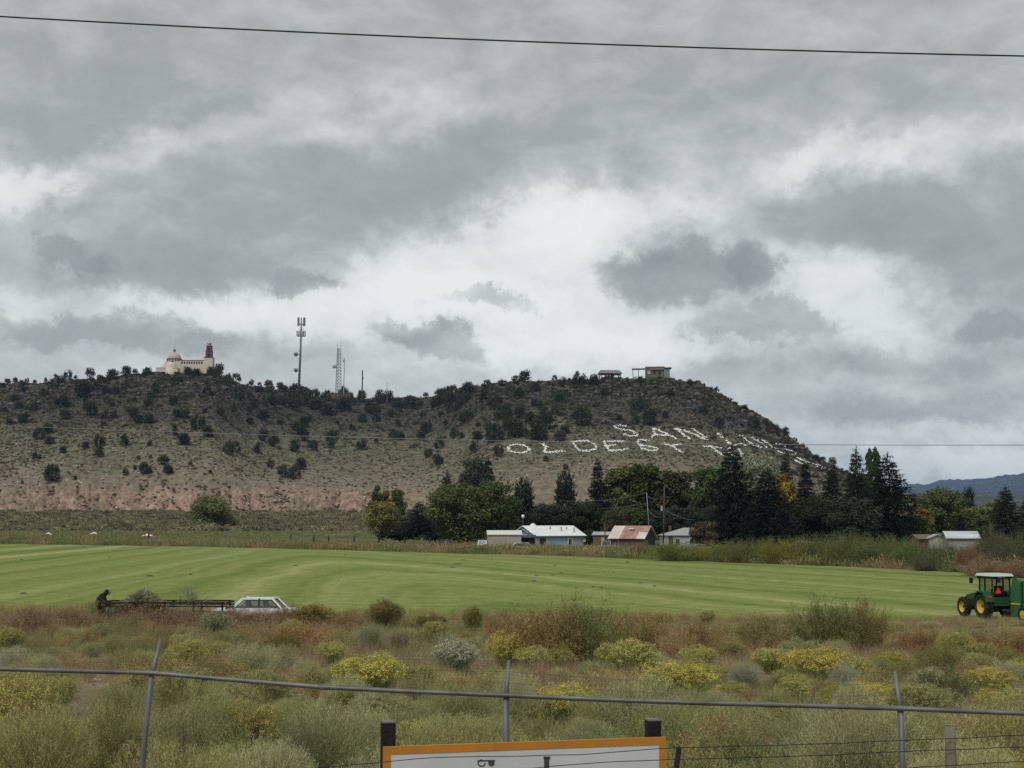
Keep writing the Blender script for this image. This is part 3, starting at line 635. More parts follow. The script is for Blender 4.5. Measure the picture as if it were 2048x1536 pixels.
tree('spruce_tree', 'pointed spruce right of the yellow cottonwood', 1613, 1075, 925, 56, 282, 'spruce', SPC)
tree('elm_tree', 'dark olive bushy tree in the middle of the spruce row', 1640, 1085, 985, 100, 262, 'round', (.022, .026, .013))
tree('spruce_tree', 'stout spruce in the middle of the spruce row', 1666, 1080, 931, 66, 276, 'wide', SPC)
tree('spruce_tree', 'tall bushy spruce left of the poplar spires', 1717, 1085, 897, 82, 270, 'wide', DK)
tree('lombardy_poplar', 'left of the two thin poplar spires on the skyline', 1741, 1040, 898, 17, 330, 'poplar', GR)
tree('lombardy_poplar', 'right of the two thin poplar spires on the skyline', 1756, 1040, 895, 17, 332, 'poplar', GR)
tree('open_spruce', 'big spruce with open layered top at the east end of the row', 1780, 1088, 911, 130, 258, 'wide', SPC)
tree('elm_tree', 'dark bushy tree under the east end spruces', 1708, 1090, 990, 110, 252, 'round', DK)
tree('bare_cottonwood', 'thin brownish cottonwood beside the open topped spruce', 1840, 1068, 982, 40, 300, 'round', (.07, .055, .035))
tree('yellow_poplar', 'small yellow poplar above the brown roofed shack', 1848, 1072, 1018, 36, 275, 'tall', (.115, .088, .02))
tree('willow_tree', 'spreading green willow behind the small gabled house', 1884, 1070, 972, 84, 280, 'round', (.056, .066, .022))
tree('pine_tree', 'lone dark pine poking above the willows', 1940, 1050, 976, 24, 360, 'column', DK)
tree('willow_tree', 'bright green willow behind the long metal roof', 1952, 1068, 1010, 82, 290, 'round', (.080, .090, .028))
tree('elm_tree', 'dark green trees edge between the two willows', 1918, 1062, 992, 60, 320, 'round', (.030, .042, .018))
tree('elm_tree', 'yellowish tree far behind the long metal roof', 1985, 1055, 1000, 54, 340, 'round', (.055, .06, .02))
tree('broad_spruce', 'dark spruce by the right end of the long metal roof', 2014, 1092, 974, 84, 262, 'wide', DK)
tree('spruce_tree', 'dark spruce cut off by the right edge', 2056, 1090, 1000, 70, 270, 'wide', DK)
tree('blue_spruce', 'small blue spruce behind the long metal roof', 1922, 1070, 1028, 30, 275, 'spruce', BLU)
tree('brown_cedar', 'rusty brown cedar in front of the grey hip roof', 1408, 1100, 1040, 56, 250, 'round', BRN)
tree('cedar_bush', 'dark low cedar beside the brown shack', 1180, 1095, 1058, 40, 280, 'round', DK)

for i, (u, vt, w, Y, c, lab) in enumerate([(800, 1040, 80, 315, GR, 'dark undergrowth below the two small poplars'), (870, 1030, 70, 312, DK, 'dark undergrowth between the blue spruce and the elm'), (1030, 1024, 70, 305, GR, 'dark undergrowth behind the carport'), (1070, 1030, 70, 304, DK, 'dark undergrowth behind the mobile home ridge'), (1150, 1022, 76, 306, DK, 'dark undergrowth left of the brown shack'),
        (1260, 1012, 90, 302, GR, 'dark undergrowth behind the log shed'), (1320, 1016, 90, 300, DK, 'dark undergrowth behind the tall utility pole'), (1440, 1010, 100, 290, DK, 'dark undergrowth left of the huge spruce'), (1510, 1010, 90, 280, DK, 'dark undergrowth between the huge and the broad spruce'), (1600, 1005, 90, 275, DK, 'dark undergrowth below the yellow cottonwood'),
        (1680, 1000, 100, 268, DK, 'dark undergrowth below the stout spruce'), (1745, 1000, 100, 264, DK, 'dark undergrowth below the poplar spires'), (1815, 1030, 70, 262, GR, 'dark undergrowth at the east foot of the spruces'), (1980, 1030, 80, 285, GR, 'dark undergrowth right of the bright willow'), (1385, 960, 80, 318, (.04, .048, .022), 'olive tree behind the dark green tree'), (1320, 945, 90, 322, (.045, .052, .02), 'olive green cottonwood between the two broad ones'), (1010, 985, 60, 320, GR, 'green tree right of the dark round tree'), (945, 975, 90, 318, GR, 'dark green tree filling behind the elm')]):
    tree('undergrowth_tree' if vt > 998 else 'elm_tree', lab, u, 1082, vt, w, Y, 'round', c)
# ================================================================== uncounted ground plants and stones
def tuft(seed, n, h, spread, w, lean=.35, heads=0):
    r = np.random.default_rng(seed); P = r.normal(size=(n, 3)) * spread; P[:, 2] = -.02
    D = np.stack([r.normal(size=n) * lean, r.normal(size=n) * lean, np.ones(n)], 1) + P * 1.2
    L = r.uniform(.45, 1.0, n) * h; parts = [blades(P, D, L, w, r, .25)]
    if heads:
        k = r.integers(0, n, heads); f = r.uniform(.35, 1.0, heads)[:, None]; Q0 = P[k] + unit(D[k]) * L[k][:, None] * f
        parts.append(blades(Q0 + r.normal(size=(heads, 3)) * .02, D[k] * .8 + r.normal(size=(heads, 3)) * .7, r.uniform(.04, .12, heads) * h, w * 1.3, r, .3))
    return join(parts)
def clump(seed, n, flat=.7, s=.3):
    r = np.random.default_rng(seed); d = unit(r.normal(size=(n, 3))); d[:, 2] = np.abs(d[:, 2]); P = d * r.uniform(.55, 1, n)[:, None] * np.array([.5, .5, flat * .5])
    return join([leaves(P, d, r.uniform(.6, 1.3, n) * s, r, .7), blades(P, d + np.array([0, 0, .7]), r.uniform(.6, 1.2, n) * s, s * .35, r)])
def stone(seed):
    r = np.random.default_rng(seed); V = []; Fs = []
    ring = [(0, 0, -.25)] + [(math.cos(a) * .5 * r.uniform(.7, 1.2), math.sin(a) * .5 * r.uniform(.7, 1.2), r.uniform(-.2, .05)) for a in np.arange(6) * PI / 3] + [(math.cos(a + .5) * .34 * r.uniform(.6, 1.2), math.sin(a + .5) * .34 * r.uniform(.6, 1.2), r.uniform(.22, .42)) for a in np.arange(6) * PI / 3] + [(0, 0, r.uniform(.34, .46))]
    for k in range(6):
        j = (k + 1) % 6; Fs += [(1 + k, 1 + j, 7 + k), (7 + k, 1 + j, 7 + j), (7 + k, 7 + j, 13)]
    return np.array(ring), np.array(Fs)
KOCHIA = stuffmat('russet_weed', [(0, (.25, .15, .088)), (.3, (.32, .215, .122)), (.65, (.35, .26, .145)), (1, (.27, .215, .105))])
STRAW = stuffmat('straw_grass', [(0, (0.366, 0.287, 0.152)), (.5, (0.451, 0.360, 0.201)), (1, (0.317, 0.262, 0.128))])
OLIVE = stuffmat('olive_weed', [(0, (0.189, 0.183, 0.073)), (.5, (0.250, 0.232, 0.098)), (1, (0.305, 0.262, 0.128))])
GREEN = stuffmat('green_weed', [(0, (0.128, 0.152, 0.055)), (.5, (0.183, 0.201, 0.076)), (1, (0.232, 0.226, 0.098))])
SAGEM = stuffmat('sage_clump', [(0, (.095, .092, .060)), (.4, (.18, .168, .10)), (.75, (.26, .235, .13)), (1, (.31, .265, .13))])
HILLM = stuffmat('slope_scrub', [(0, (.045, .046, .027)), (.4, (.082, .080, .046)), (.75, (.125, .115, .066)), (1, (.165, .145, .09))])
STONEM = stuffmat('basalt_stone', [(0, (.020, .018, .016)), (.45, (.055, .048, .041)), (.8, (.10, .088, .075)), (1, (.13, .115, .10))], 0)
PALEST = stuffmat('pale_stone', [(0, (.17, .125, .095)), (.6, (.28, .215, .17)), (1, (.48, .42, .36))], 0)
def M(nm, VQ, mat): return (nm, np_mesh(nm, *VQ, mat))
ki = np.random.default_rng(21)
def spread(n, ulo, uhi, ylo, yhi, power=1.0):
    """random ground points in the wedge in front of the viewer, as many per square metre everywhere"""
    y = np.sqrt(ki.uniform(0, 1, n) * (yhi ** 2 - ylo ** 2) + ylo ** 2); u = ki.uniform(ulo, uhi, n); x = (u - CX) / F * y
    return np.stack([x, y, zg(x, y)], 1), u
def do_scatter(name, P, hmean, protos, pick, label, cat, wid=1.0, var=.35, tilt=.12):
    n = len(P); k = hmean * np.clip(ki.normal(1, var, n), .35, 2.2); S = np.stack([k * wid, k * wid, k], 1)
    R = np.stack([ki.normal(size=n) * tilt, ki.normal(size=n) * tilt, ki.uniform(0, 6.28, n)], 1)
    return scatter(name, P, S, R, pick, protos, label, cat)
# --- near verge: russet weeds, straw, olive weeds and green weeds between the shrubs
near_p = [M('russet_weed', tuft(1, 46, 1.0, .15, .014, .22, 170), KOCHIA), M('russet_weed', tuft(2, 36, 1.0, .22, .014, .3, 140), KOCHIA),
          M('straw', tuft(3, 46, 1.0, .16, .011, .4, 60), STRAW), M('olive_weed', tuft(4, 40, 1.0, .2, .014, .35, 150), OLIVE), M('green_weed', tuft(5, 40, .9, .24, .016, .45, 150), GREEN)]
P, u = spread(17500, -520, 2560, 15.5, 80)
zone = sn(P[:, 0], P[:, 1], 16, o=3) + .5 * sn(P[:, 0], P[:, 1], 6, o=11) + ki.normal(size=len(P)) * .35
red = np.interp(P[:, 1], [15, 32, 48, 62, 80], [-.9, -.35, .35, .75, .8]) + np.where(u < 750, .12, 0)
pick = np.where(zone + red > 1.12, ki.integers(0, 2, len(P)), np.where(zone > .0, 2, np.where(zone > -.7, 3, 4)))
near = P[:, 1] < 34; pick = np.where(near & (ki.uniform(size=len(P)) < .45), ki.choice([3, 4, 4, 2], len(P)), pick)
hh = np.where(pick < 2, .62, np.where(pick == 2, .45, .46)) * np.interp(P[:, 1], [15, 30, 50, 62, 80], [.72, .72, .82, .92, .95])
hh = hh * np.where(P[:, 1] > 58, np.interp(u, [0, 560, 700, 1300, 1500], [1.15, 1.2, 1.0, .75, .6]), 1)
do_scatter('roadside_weeds', P, hh, near_p, pick, 'russet, straw and olive weeds covering the verge behind the pipe fence', 'weeds')
# --- litter of stones and dead stalks on the bare ground
P, u = spread(3400, -520, 2560, 17, 55)
do_scatter('verge_gravel', P, .09, [M('pebble', stone(31), PALEST), M('pebble', stone(32), PALEST)], ki.integers(0, 2, len(P)), 'pale stones and grit on the bare verge', 'gravel', 1.2)
# --- uncut fringe along the near edge of the field
P, u = spread(4600, -520, 2560, 72, 92); y0 = np.interp(u, [0, 900, 1500, 2048], [84, 80, 76, 73]); P = P[P[:, 1] < y0 + 4.5]
P[:, 2] = np.maximum(P[:, 2], 0.0); u = P[:, 0] / P[:, 1] * F + CX
do_scatter('field_edge_grass', P, np.interp(u, [0, 560, 1300, 1500], [.42, .42, .36, .24]), near_p, ki.choice([0, 0, 1, 2, 3, 4], len(P)), 'uncut russet and straw grass along the near edge of the hay field', 'grass')
# --- far verge of the field: weeds, brambly strip, pasture
fu = np.array([f[0] for f in fe], float); fyy = np.array([f[1] for f in far])
far_p = [M('olive_weed', tuft(11, 30, 1.0, .3, .07, .3, 50), OLIVE), M('green_weed', tuft(12, 30, 1.0, .34, .08, .35, 50), GREEN), M('russet_weed', tuft(13, 30, 1.0, .28, .07, .3, 50), KOCHIA), M('straw', tuft(14, 26, .9, .28, .06, .4, 30), STRAW)]
n = 6500; u = ki.uniform(-120, 2170, n); yf = np.interp(u, fu, fyy); y = yf + ki.uniform(0, 1, n) ** 1.3 * np.interp(u, [-100, 700, 1000, 1400, 2150], [42, 55, 45, 40, 30]); x = (u - CX) / F * y
zo = sn(x, y, 14, o=6) + ki.normal(size=n) * .5; P = np.stack([x, y, zg(x, y)], 1)
do_scatter('far_verge_weeds', P, np.interp(y - yf, [0, 4, 40], [.9, 1.35, 1.1]), far_p, np.where(zo > .8, 2, np.where(zo > .45, 3, np.where(zo > -.2, 0, 1))), 'tall olive and russet weeds along the far edge of the hay field', 'weeds', .9)
n = 2600; u = ki.uniform(-120, 1000, n); y = ki.uniform(360, 440, n); x = (u - CX) / F * y; P = np.stack([x, y, zg(x, y)], 1)
do_scatter('pasture_grass', P, .55, [far_p[1], far_p[0], far_p[3]], ki.choice([0, 0, 0, 1, 2], n), 'rough green pasture between the fence posts and the sagebrush', 'grass', 1.5)
# --- sagebrush flat below the bank
sg = [M('sagebrush', clump(41, 60), SAGEM), M('sagebrush', clump(42, 60, .9), SAGEM)]
n = 6500; u = ki.uniform(-150, 1100, n); y = np.sqrt(ki.uniform(0, 1, n) * (752 ** 2 - 440 ** 2) + 440 ** 2); x = (u - CX) / F * y; P = np.stack([x, y, zg(x, y) + .1], 1)
k = (sn(x, y, 40, o=8) + ki.normal(size=n) * .7) > -.5; P = P[k]
do_scatter('sagebrush_flat', P, 1.75, sg, ki.integers(0, 2, len(P)), 'low grey green sagebrush dotting the flat below the pink bank', 'sagebrush', 1.25, .4)
# --- scrub and stones on the slope of the mesa
def on_hill(n, ulo, uhi, s0, s1, pw=1.0):
    u = ki.uniform(ulo, uhi, n); s = s0 + (s1 - s0) * ki.uniform(0, 1, n) ** pw; out = np.zeros((n, 3)); 
    vc = np.interp(u, CU, CV); yc = np.interp(u, YU, YC); vb = np.interp(u, BU, BV); vb = np.where(vc < 1000, np.minimum(vb, vc + 200), vb)
    y = 768 + (yc - 768) * s; v = vb + (vc - vb) * s ** .92
    yy = (CY - v) / F; d1_ = math.cos(TH) - yy * math.sin(TH); d2_ = math.sin(TH) + yy * math.cos(TH)
    x = (u - CX) / F / d1_ * y; z = H + d2_ / d1_ * y
    return np.stack([x, y, z + hill_noise(x, y) * np.minimum(1, .3 + s)], 1), u, s
def on_bank(n):
    u = ki.uniform(-250, 900, n); s = ki.uniform(0, 1, n); vb = np.minimum(np.interp(u, BU, BV), np.interp(u, CU, CV) + 200); v = 1027 + (vb - 1027) * s ** .8; y = 744 + 24 * s
    return np.array([at(a, b, c) for a, b, c in zip(u, v, y)]), u, s
sc = [M('scrub', clump(51, 26, .8, .34), HILLM), M('scrub', clump(52, 26, .6, .34), HILLM)]
P, u, s = on_hill(34000, -200, 1800, .02, 1.0, .85); k = (sn(P[:, 0], P[:, 1], 60, o=2) * .5 + ki.normal(size=len(P)) * .6 + s * .7) > .05; P = P[k]; 
do_scatter('slope_scrub', P, 1.0, sc, ki.integers(0, 2, len(P)), 'small dull green scrub speckling the whole slope of the mesa', 'scrub', 1.3, .4)
P, u, s = on_bank(1500); k = sn(u, s * 30, 60, o=3) + ki.normal(size=1500) * .5 > np.interp(u, [250, 300, 440, 480], [.45, -.9, -.9, .45]); P = P[k]
do_scatter('bank_scrub', P, 1.1, sc, ki.integers(0, 2, len(P)), 'tufts of scrub clinging to the pink cut bank', 'scrub', 1.3, .45)
HILLD = stuffmat('rim_scrub', [(0, (.042, .046, .027)), (.5, (.066, .070, .040)), (1, (.098, .094, .055))])
rs = [M('scrub', clump(55, 40, .9, .3), HILLD), M('scrub', clump(56, 40, .75, .3), HILLD)]
P, u, s = on_hill(5200, -200, 1800, .35, 1.0, .55); k = (sn(P[:, 0], P[:, 1], 45, o=4) + ki.normal(size=len(P)) * .6 + np.interp(u, [-200, 500, 640, 900, 1000, 1800], [.1, .1, .1, .3, .5, .5])) > .30; P = P[k]; s = s[k]
do_scatter('rim_scrub', P, np.interp(s, [.35, .8, .92, 1], [1.9, 2.3, 3.3, 3.3]), rs, ki.integers(0, 2, len(P)), 'dark green scrub thickening towards the mesa rim', 'scrub', 1.25, .4)
BANKM = stuffmat('bank_clod', [(0, (.15, .10, .07)), (.4, (.28, .20, .145)), (.8, (.40, .31, .24)), (1, (.52, .45, .38))], 0)
P, u, s = on_bank(2600); k = np.interp(u, [230, 290, 440, 490, 760, 840], [.75, 0, 0, .75, .75, 0]) * (sn(u, s * 20, 70, o=13) > -.1) > ki.uniform(size=2600); P = P[k]
do_scatter('bank_rubble', P, .95, [M('clod', stone(71), BANKM), M('clod', stone(72), BANKM)], ki.integers(0, 2, len(P)), 'pinkish clods and stones on the eroded cut bank', 'stones', 1.3, .5, .4)
st = [M('stone', stone(61), STONEM), M('stone', stone(62), STONEM), M('stone', stone(63), STONEM)]
P, u, s = on_hill(16000, -200, 1800, .10, 1.0, .6); sz = np.interp(s[:], [0, .7, .84, .97, 1], [.55, .9, 2.0, 2.5, .9]) * np.interp(u, [-200, 520, 640, 900, 1000, 1800], [1, 1, .6, .6, 1, 1])
do_scatter('basalt_rubble', P, sz, st, ki.integers(0, 3, len(P)), 'dark basalt stones and blocks strewn down from the mesa rim', 'stones', 1.2, .5, .3)
P, u, s = on_hill(2200, -200, 1500, .0, .45, 1.8)
do_scatter('pale_rubble', P, .75, [M('stone', stone(64), PALEST), M('stone', stone(65), PALEST)], ki.integers(0, 2, len(P)), 'pale stones scattered on the lower slope of the mesa', 'stones', 1.2, .5, .3)

# ================================================================== shrubs on the verge, one by one
YEL, GOLD, DUSTY, CREAM = (.60, .49, .095), (.58, .42, .095), (.48, .42, .13), (.50, .46, .33)
BR = 2.85      # dry, pale-leaved shrubs
RG, SG, GG, DG = (.105, .110, .045), (.115, .112, .078), (.075, .080, .040), (.052, .056, .026)
def bush_at(name, label, u, vt, vb, w, kind, col, fcol=None, group=None, k=None):
    q = gnd(u, vb); Y = q[1]; wm = w * Y / F; hm = (vb - vt) * Y / F
    lst = {'rab': RAB, 'sage': SAGE, 'brush': BRU, 'willow': WIL}[kind]
    pr = lst[int(u * 3 + vb) % len(lst) if k is None else k]
    hf = {'rab': .98, 'sage': .92, 'brush': 1.0, 'willow': 1.0}[kind]; wf = {'rab': 1.0, 'sage': 1.0, 'brush': .92, 'willow': 1.0}[kind]
    if name == 'fluffy_weed': pr = FLUFF[int(u) % 2]
    return shrub(name, label, 'shrub', (q[0], q[1], q[2] - .03), wm / wf, hm / hf, pr, tuple(c * BR * w_ for c, w_ in zip(col, (1.04, 1.04, .82))), fcol, group)
RB, SB, BB = 'rabbitbrush', 'sagebrush', 'brush_thicket'
L = [
 (RB, 'big yellow rabbitbrush above the pipe rail left of the middle post', 742, 1298, 1392, 190, 'rab', RG, YEL),
 (RB, 'bright yellow rabbitbrush mound above the sign and the rail', 1345, 1314, 1406, 200, 'rab', RG, YEL),
 (RB, 'golden rabbitbrush mound below the tall dark thicket', 1640, 1284, 1366, 185, 'rab', RG, GOLD),
 (RB, 'dusty green rabbitbrush left of the bright yellow mound', 1255, 1270, 1348, 150, 'rab', RG, DUSTY),
 (RB, 'tall yellow green rabbitbrush at the foot of the big reddish thicket', 1012, 1250, 1338, 95, 'rab', (.12, .12, .045), YEL),
 (RB, 'pale green rabbitbrush right of the tall yellow green one', 1066, 1284, 1340, 95, 'rab', (.11, .118, .06), DUSTY),
 (RB, 'yellow rabbitbrush with the pipe rail across it', 1132, 1356, 1446, 160, 'rab', RG, YEL),
 (RB, 'cream topped grey rabbitbrush near the middle of the verge', 912, 1278, 1348, 150, 'rab', (.095, .10, .075), CREAM),
 (SB, 'small grey sagebrush behind the cream topped rabbitbrush', 893, 1258, 1312, 70, 'sage', SG, None),
 (RB, 'round pale yellow rabbitbrush at the left edge under the weeds', 18, 1252, 1306, 92, 'rab', RG, (.36, .30, .08)),
 (RB, 'yellow green rabbitbrush left of the big yellow one', 664, 1274, 1330, 84, 'rab', RG, DUSTY),
 (RB, 'rounded yellow rabbitbrush right of the golden mound', 1785, 1296, 1362, 120, 'rab', RG, (.36, .28, .07)),
 (RB, 'pale rabbitbrush beside the golden mound', 1720, 1310, 1372, 100, 'rab', (.11, .115, .065), DUSTY),
 (RB, 'flat topped golden rabbitbrush near the right edge', 1975, 1328, 1388, 120, 'rab', RG, GOLD),
 (RB, 'yellow rabbitbrush left of the third fence post', 1745, 1358, 1432, 140, 'rab', RG, YEL),
 (RB, 'dusty gold rabbitbrush below the flat topped one', 2010, 1362, 1440, 120, 'rab', RG, GOLD),
 (RB, 'small tan topped rabbitbrush in front of the brown thickets', 1465, 1277, 1318, 60, 'rab', GG, (.38, .29, .13)),
 (RB, 'pale yellow rabbitbrush left of the golden mound', 1545, 1290, 1348, 110, 'rab', RG, DUSTY),
 (RB, 'green yellow rabbitbrush behind the bright yellow mound', 1400, 1285, 1330, 90, 'rab', RG, DUSTY),
 (RB, 'dusty rabbitbrush at the right edge of the verge', 2040, 1312, 1362, 70, 'rab', RG, DUSTY),
 (RB, 'rabbitbrush below the golden mound', 1590, 1345, 1410, 110, 'rab', RG, DUSTY),
 (RB, 'low yellow green rabbitbrush above the rail near the third post', 1680, 1362, 1424, 100, 'rab', RG, (.36, .30, .07)),
 (RB, 'dark gold rabbitbrush in front of the white car', 622, 1206, 1262, 130, 'rab', DG, (.26, .18, .03)),
 (RB, 'dark rounded brown rabbitbrush against the hay field', 772, 1197, 1256, 104, 'rab', (.06, .05, .028), (.24, .17, .07)),
 (RB, 'low dark rabbitbrush at the field edge right of the brown one', 862, 1222, 1264, 76, 'rab', DG, (.20, .15, .05)),
 (RB, 'small green rabbitbrush at the field edge beside the big thicket', 946, 1210, 1262, 66, 'rab', (.07, .072, .032), (.24, .20, .07)),
 (RB, 'grey green rabbitbrush in front of the trailer end', 428, 1222, 1272, 104, 'rab', (.10, .105, .075), (.27, .25, .14)),
 (SB, 'grey sagebrush below the trailer', 262, 1224, 1262, 90, 'sage', (.085, .088, .06), None),
 (SB, 'pale grey sagebrush at the left edge', 25, 1285, 1345, 90, 'sage', (.15, .145, .115), None),
 (SB, 'pale feathery sagebrush in the middle of the left verge', 500, 1278, 1360, 150, 'sage', (.135, .13, .085), None),
 (SB, 'grey sagebrush beside the left fence post top', 90, 1300, 1356, 100, 'sage', (.12, .115, .09), None),
 (SB, 'purple grey sagebrush beside the golden mound', 1690, 1318, 1384, 84, 'sage', (.13, .125, .11), None),
 (SB, 'faded grey sagebrush between the yellow mounds', 1490, 1318, 1376, 90, 'sage', (.12, .115, .10), None),
 (SB, 'grey sagebrush behind the big yellow rabbitbrush', 740, 1240, 1300, 90, 'sage', (.10, .105, .07), None),
 (SB, 'brownish grey dead sagebrush beside the russet weeds', 800, 1250, 1306, 80, 'sage', (.10, .085, .065), None),
 (BB, 'big reddish green thicket rising above the field edge', 1080, 1194, 1330, 235, 'brush', (.095, .062, .034), None),
 (BB, 'dark green half of the big thicket at the field edge', 1165, 1182, 1336, 240, 'brush', (.062, .060, .028), None),
 (BB, 'brown thicket right of the big one', 1290, 1214, 1304, 150, 'brush', (.105, .075, .042), None),
 (BB, 'russet thicket in the middle of the field edge', 1395, 1230, 1306, 140, 'brush', (.095, .062, .038), None),
 (BB, 'low brown thicket left of the dark right thicket', 1520, 1218, 1302, 150, 'brush', (.080, .064, .036), None),
 (BB, 'tall dark green thicket standing before the field', 1650, 1186, 1306, 205, 'brush', (.055, .055, .026), None),
 (BB, 'ragged brownish thicket beside the tall dark green one', 1726, 1184, 1304, 150, 'brush', (.070, .055, .03), None),
 (BB, 'dark red thicket left of the tractor', 1850, 1250, 1316, 150, 'brush', (.085, .042, .028), None),
 (BB, 'dark red thicket under the tractor wheels', 1955, 1256, 1318, 150, 'brush', (.080, .045, .028), None),
 (BB, 'russet thicket under the baler', 2050, 1254, 1320, 130, 'brush', (.085, .052, .03), None),
 (BB, 'red brown weed thicket below the dark gold rabbitbrush', 595, 1240, 1300, 150, 'brush', (.115, .062, .036), None),
 (BB, 'dark green bush under the red brown weeds', 560, 1262, 1312, 120, 'brush', (.05, .048, .02), None),
 (BB, 'brown thicket left of the dark rounded rabbitbrush', 700, 1212, 1268, 90, 'brush', (.095, .066, .04), None),
 (BB, 'brown thicket between the small green rabbitbrush and the big thicket', 1000, 1216, 1280, 90, 'brush', (.10, .068, .042), None),
 ('fluffy_weed', 'dark weed with white seed fluff right of the third fence post', 1880, 1316, 1424, 150, 'rab', (.045, .046, .022), (.46, .43, .38)),
 ('fluffy_weed', 'weed with white seed fluff just behind the right sign post', 1205, 1424, 1530, 130, 'rab', (.09, .09, .05), (.46, .44, .40)),
 (SB, 'large dark sagebrush left of the sign', 640, 1412, 1590, 290, 'sage', (.085, .086, .05), None),
 (RB, 'dark rabbitbrush with the rail across it left of the sign', 690, 1380, 1470, 170, 'rab', (.058, .058, .03), (.20, .17, .05)),
 (SB, 'large olive sagebrush at the bottom left corner', 60, 1392, 1610, 330, 'sage', (.115, .105, .055), None),
 (SB, 'olive sagebrush beside the left fence post', 220, 1380, 1560, 250, 'sage', (.105, .098, .052), None),
 (BB, 'dark brown green thicket right of the left fence post', 375, 1366, 1480, 210, 'willow', (.062, .054, .026), None),
 (BB, 'green bush at the bottom edge between the left post and the sign', 470, 1448, 1610, 260, 'willow', (.070, .074, .032), None),
 (SB, 'green grey bush behind the sign', 1180, 1440, 1580, 220, 'sage', (.090, .096, .062), None),
 (SB, 'olive bush behind the left half of the sign', 900, 1424, 1560, 230, 'sage', (.115, .105, .058), None),
 (BB, 'large green bush right of the sign', 1470, 1436, 1610, 300, 'willow', (.075, .082, .044), None),
 (SB, 'grey green bush between the large green bush and the third post', 1640, 1432, 1560, 220, 'sage', (.105, .10, .062), None),
 (RB, 'dusty gold rabbitbrush at the bottom right corner', 1965, 1478, 1590, 240, 'rab', (.11, .10, .045), (.34, .26, .07)),
 (BB, 'dark green bush behind the third fence post', 1830, 1424, 1540, 170, 'willow', (.065, .062, .03), None),
 (BB, 'olive thicket under the rail in the left verge', 330, 1300, 1400, 220, 'brush', (.095, .080, .040), None),
 (BB, 'olive weed thicket right of the left fence post top', 420, 1290, 1380, 180, 'brush', (.10, .078, .042), None),
 (BB, 'brown olive thicket below the cream topped rabbitbrush', 940, 1336, 1410, 170, 'brush', (.115, .088, .045), None),
 (BB, 'straw brown weeds right of the middle fence post', 1210, 1330, 1396, 150, 'brush', (.135, .105, .062), None),
 (BB, 'dark green weeds at the right edge below the red thickets', 2010, 1284, 1344, 120, 'brush', (.085, .075, .036), None),
 (BB, 'olive weeds below the dark red thicket', 1880, 1280, 1340, 130, 'brush', (.082, .074, .036), None),
]
for (nm, lab, u, vt, vb, w, kd, c, fc) in L: bush_at(nm, lab, u, vt, vb, w, kd, c, fc)

# the rest of the verge: shrubs of the same kinds filling the ground between
vr = np.random.default_rng(31); taken = [(q_[2], q_[4]) for q_ in L]
KIND = [('rab', RB, 'dusty yellow rabbitbrush', [(.105, .11, .05), (.12, .115, .055)], [(.36, .31, .12), (.42, .33, .10), (.34, .30, .16)]), ('sage', SB, 'grey green sagebrush', [(.120, .114, .070), (.130, .122, .080), (.112, .112, .058)], [None]), ('brush', BB, 'olive brown brush', [(.105, .088, .048), (.095, .090, .046), (.12, .088, .052)], [None]), ('sage', SB, 'olive sagebrush', [(.112, .105, .055), (.10, .10, .05)], [None]), ('brush', BB, 'russet brush', [(.120, .083, .05), (.115, .078, .045)], [None])]
made = 0
while made < 400:
    Yv = math.sqrt(vr.uniform(17 ** 2, 76 ** 2)); u = vr.uniform(-330, 2380); x = (u - CX) / F * Yv; z = float(zg(x, Yv)); vb = HORIZON + (H - z) / Yv * F
    if any(abs(u - a) < 36 and abs(vb - b) < 17 for a, b in taken): 
        if vr.uniform() < .93: continue
    k = vr.choice(5, p=[.10, .36, .12, .38, .04] if Yv < 28 else [.36, .25, .12, .22, .05] if Yv < 55 else [.14, .14, .3, .12, .3]); kd, nm, word, cols, fcs = KIND[k]
    w = vr.uniform(.8, 1.9) * (1.25 if Yv < 30 else 1.0); h = w * vr.uniform(.52, .78) * (.85 if Yv > 60 else 1.0)
    if Yv > 58 and u > 1500: h *= .6
    row = 'by the pipe fence' if Yv < 27 else 'in the near verge' if Yv < 40 else 'in the middle verge' if Yv < 57 else 'near the field edge'
    side = 'left of the left post' if u < 303 else 'between left and middle posts' if u < 1013 else 'between middle and right posts' if u < 1802 else 'right of the right post'
    c = cols[vr.integers(len(cols))]; g = vr.uniform(.85, 1.2); fc = fcs[vr.integers(len(fcs))]
    lst = {'rab': RAB, 'sage': SAGE, 'brush': BRU}[kd]; size = 'small' if w < 1.05 else 'middling' if w < 1.4 else 'large'
    lab = f'{size} {word} {row} {side}'
    o = shrub(nm, lab, 'shrub', (x, Yv, z - .03), w, h, lst[vr.integers(len(lst))], tuple(a * BR * g * w_ for a, w_ in zip(c, (1.04, 1.04, .82))), fc, 'shrubs filling the verge'); ORD.append((lab, u, o)); taken.append((u, vb)); made += 1
ordinals()
for (u, vt, w, lab) in ((90, 1212, 150, 'tall russet weeds at the left end of the field edge'), (196, 1226, 80, 'russet weeds hiding the feet of the person'), (300, 1213, 130, 'russet weeds below the cut brush on the trailer'), (385, 1212, 120, 'russet weeds below the middle of the trailer'), (478, 1213, 110, 'russet weeds in front of the white sedan bonnet'), (535, 1213, 120, 'russet weeds in front of the white sedan doors'), (150, 1214, 70, 'russet weeds just left of the person'), (590, 1207, 90, 'brown weeds hiding the boot of the white sedan')):
    q = gnd(u, 1258); q[1] = min(q[1], 71.0) - 1.0; x = (u - CX) / F * q[1]; z = float(zg(x, q[1])); top = at(u, vt, q[1])[2]
    shrub(BB, lab, 'shrub', (x, q[1], z - .03), w * 1.15 * q[1] / F, (top - z) * 1.12, WIL[int(u) % 3], (.26, .17, .105), None)
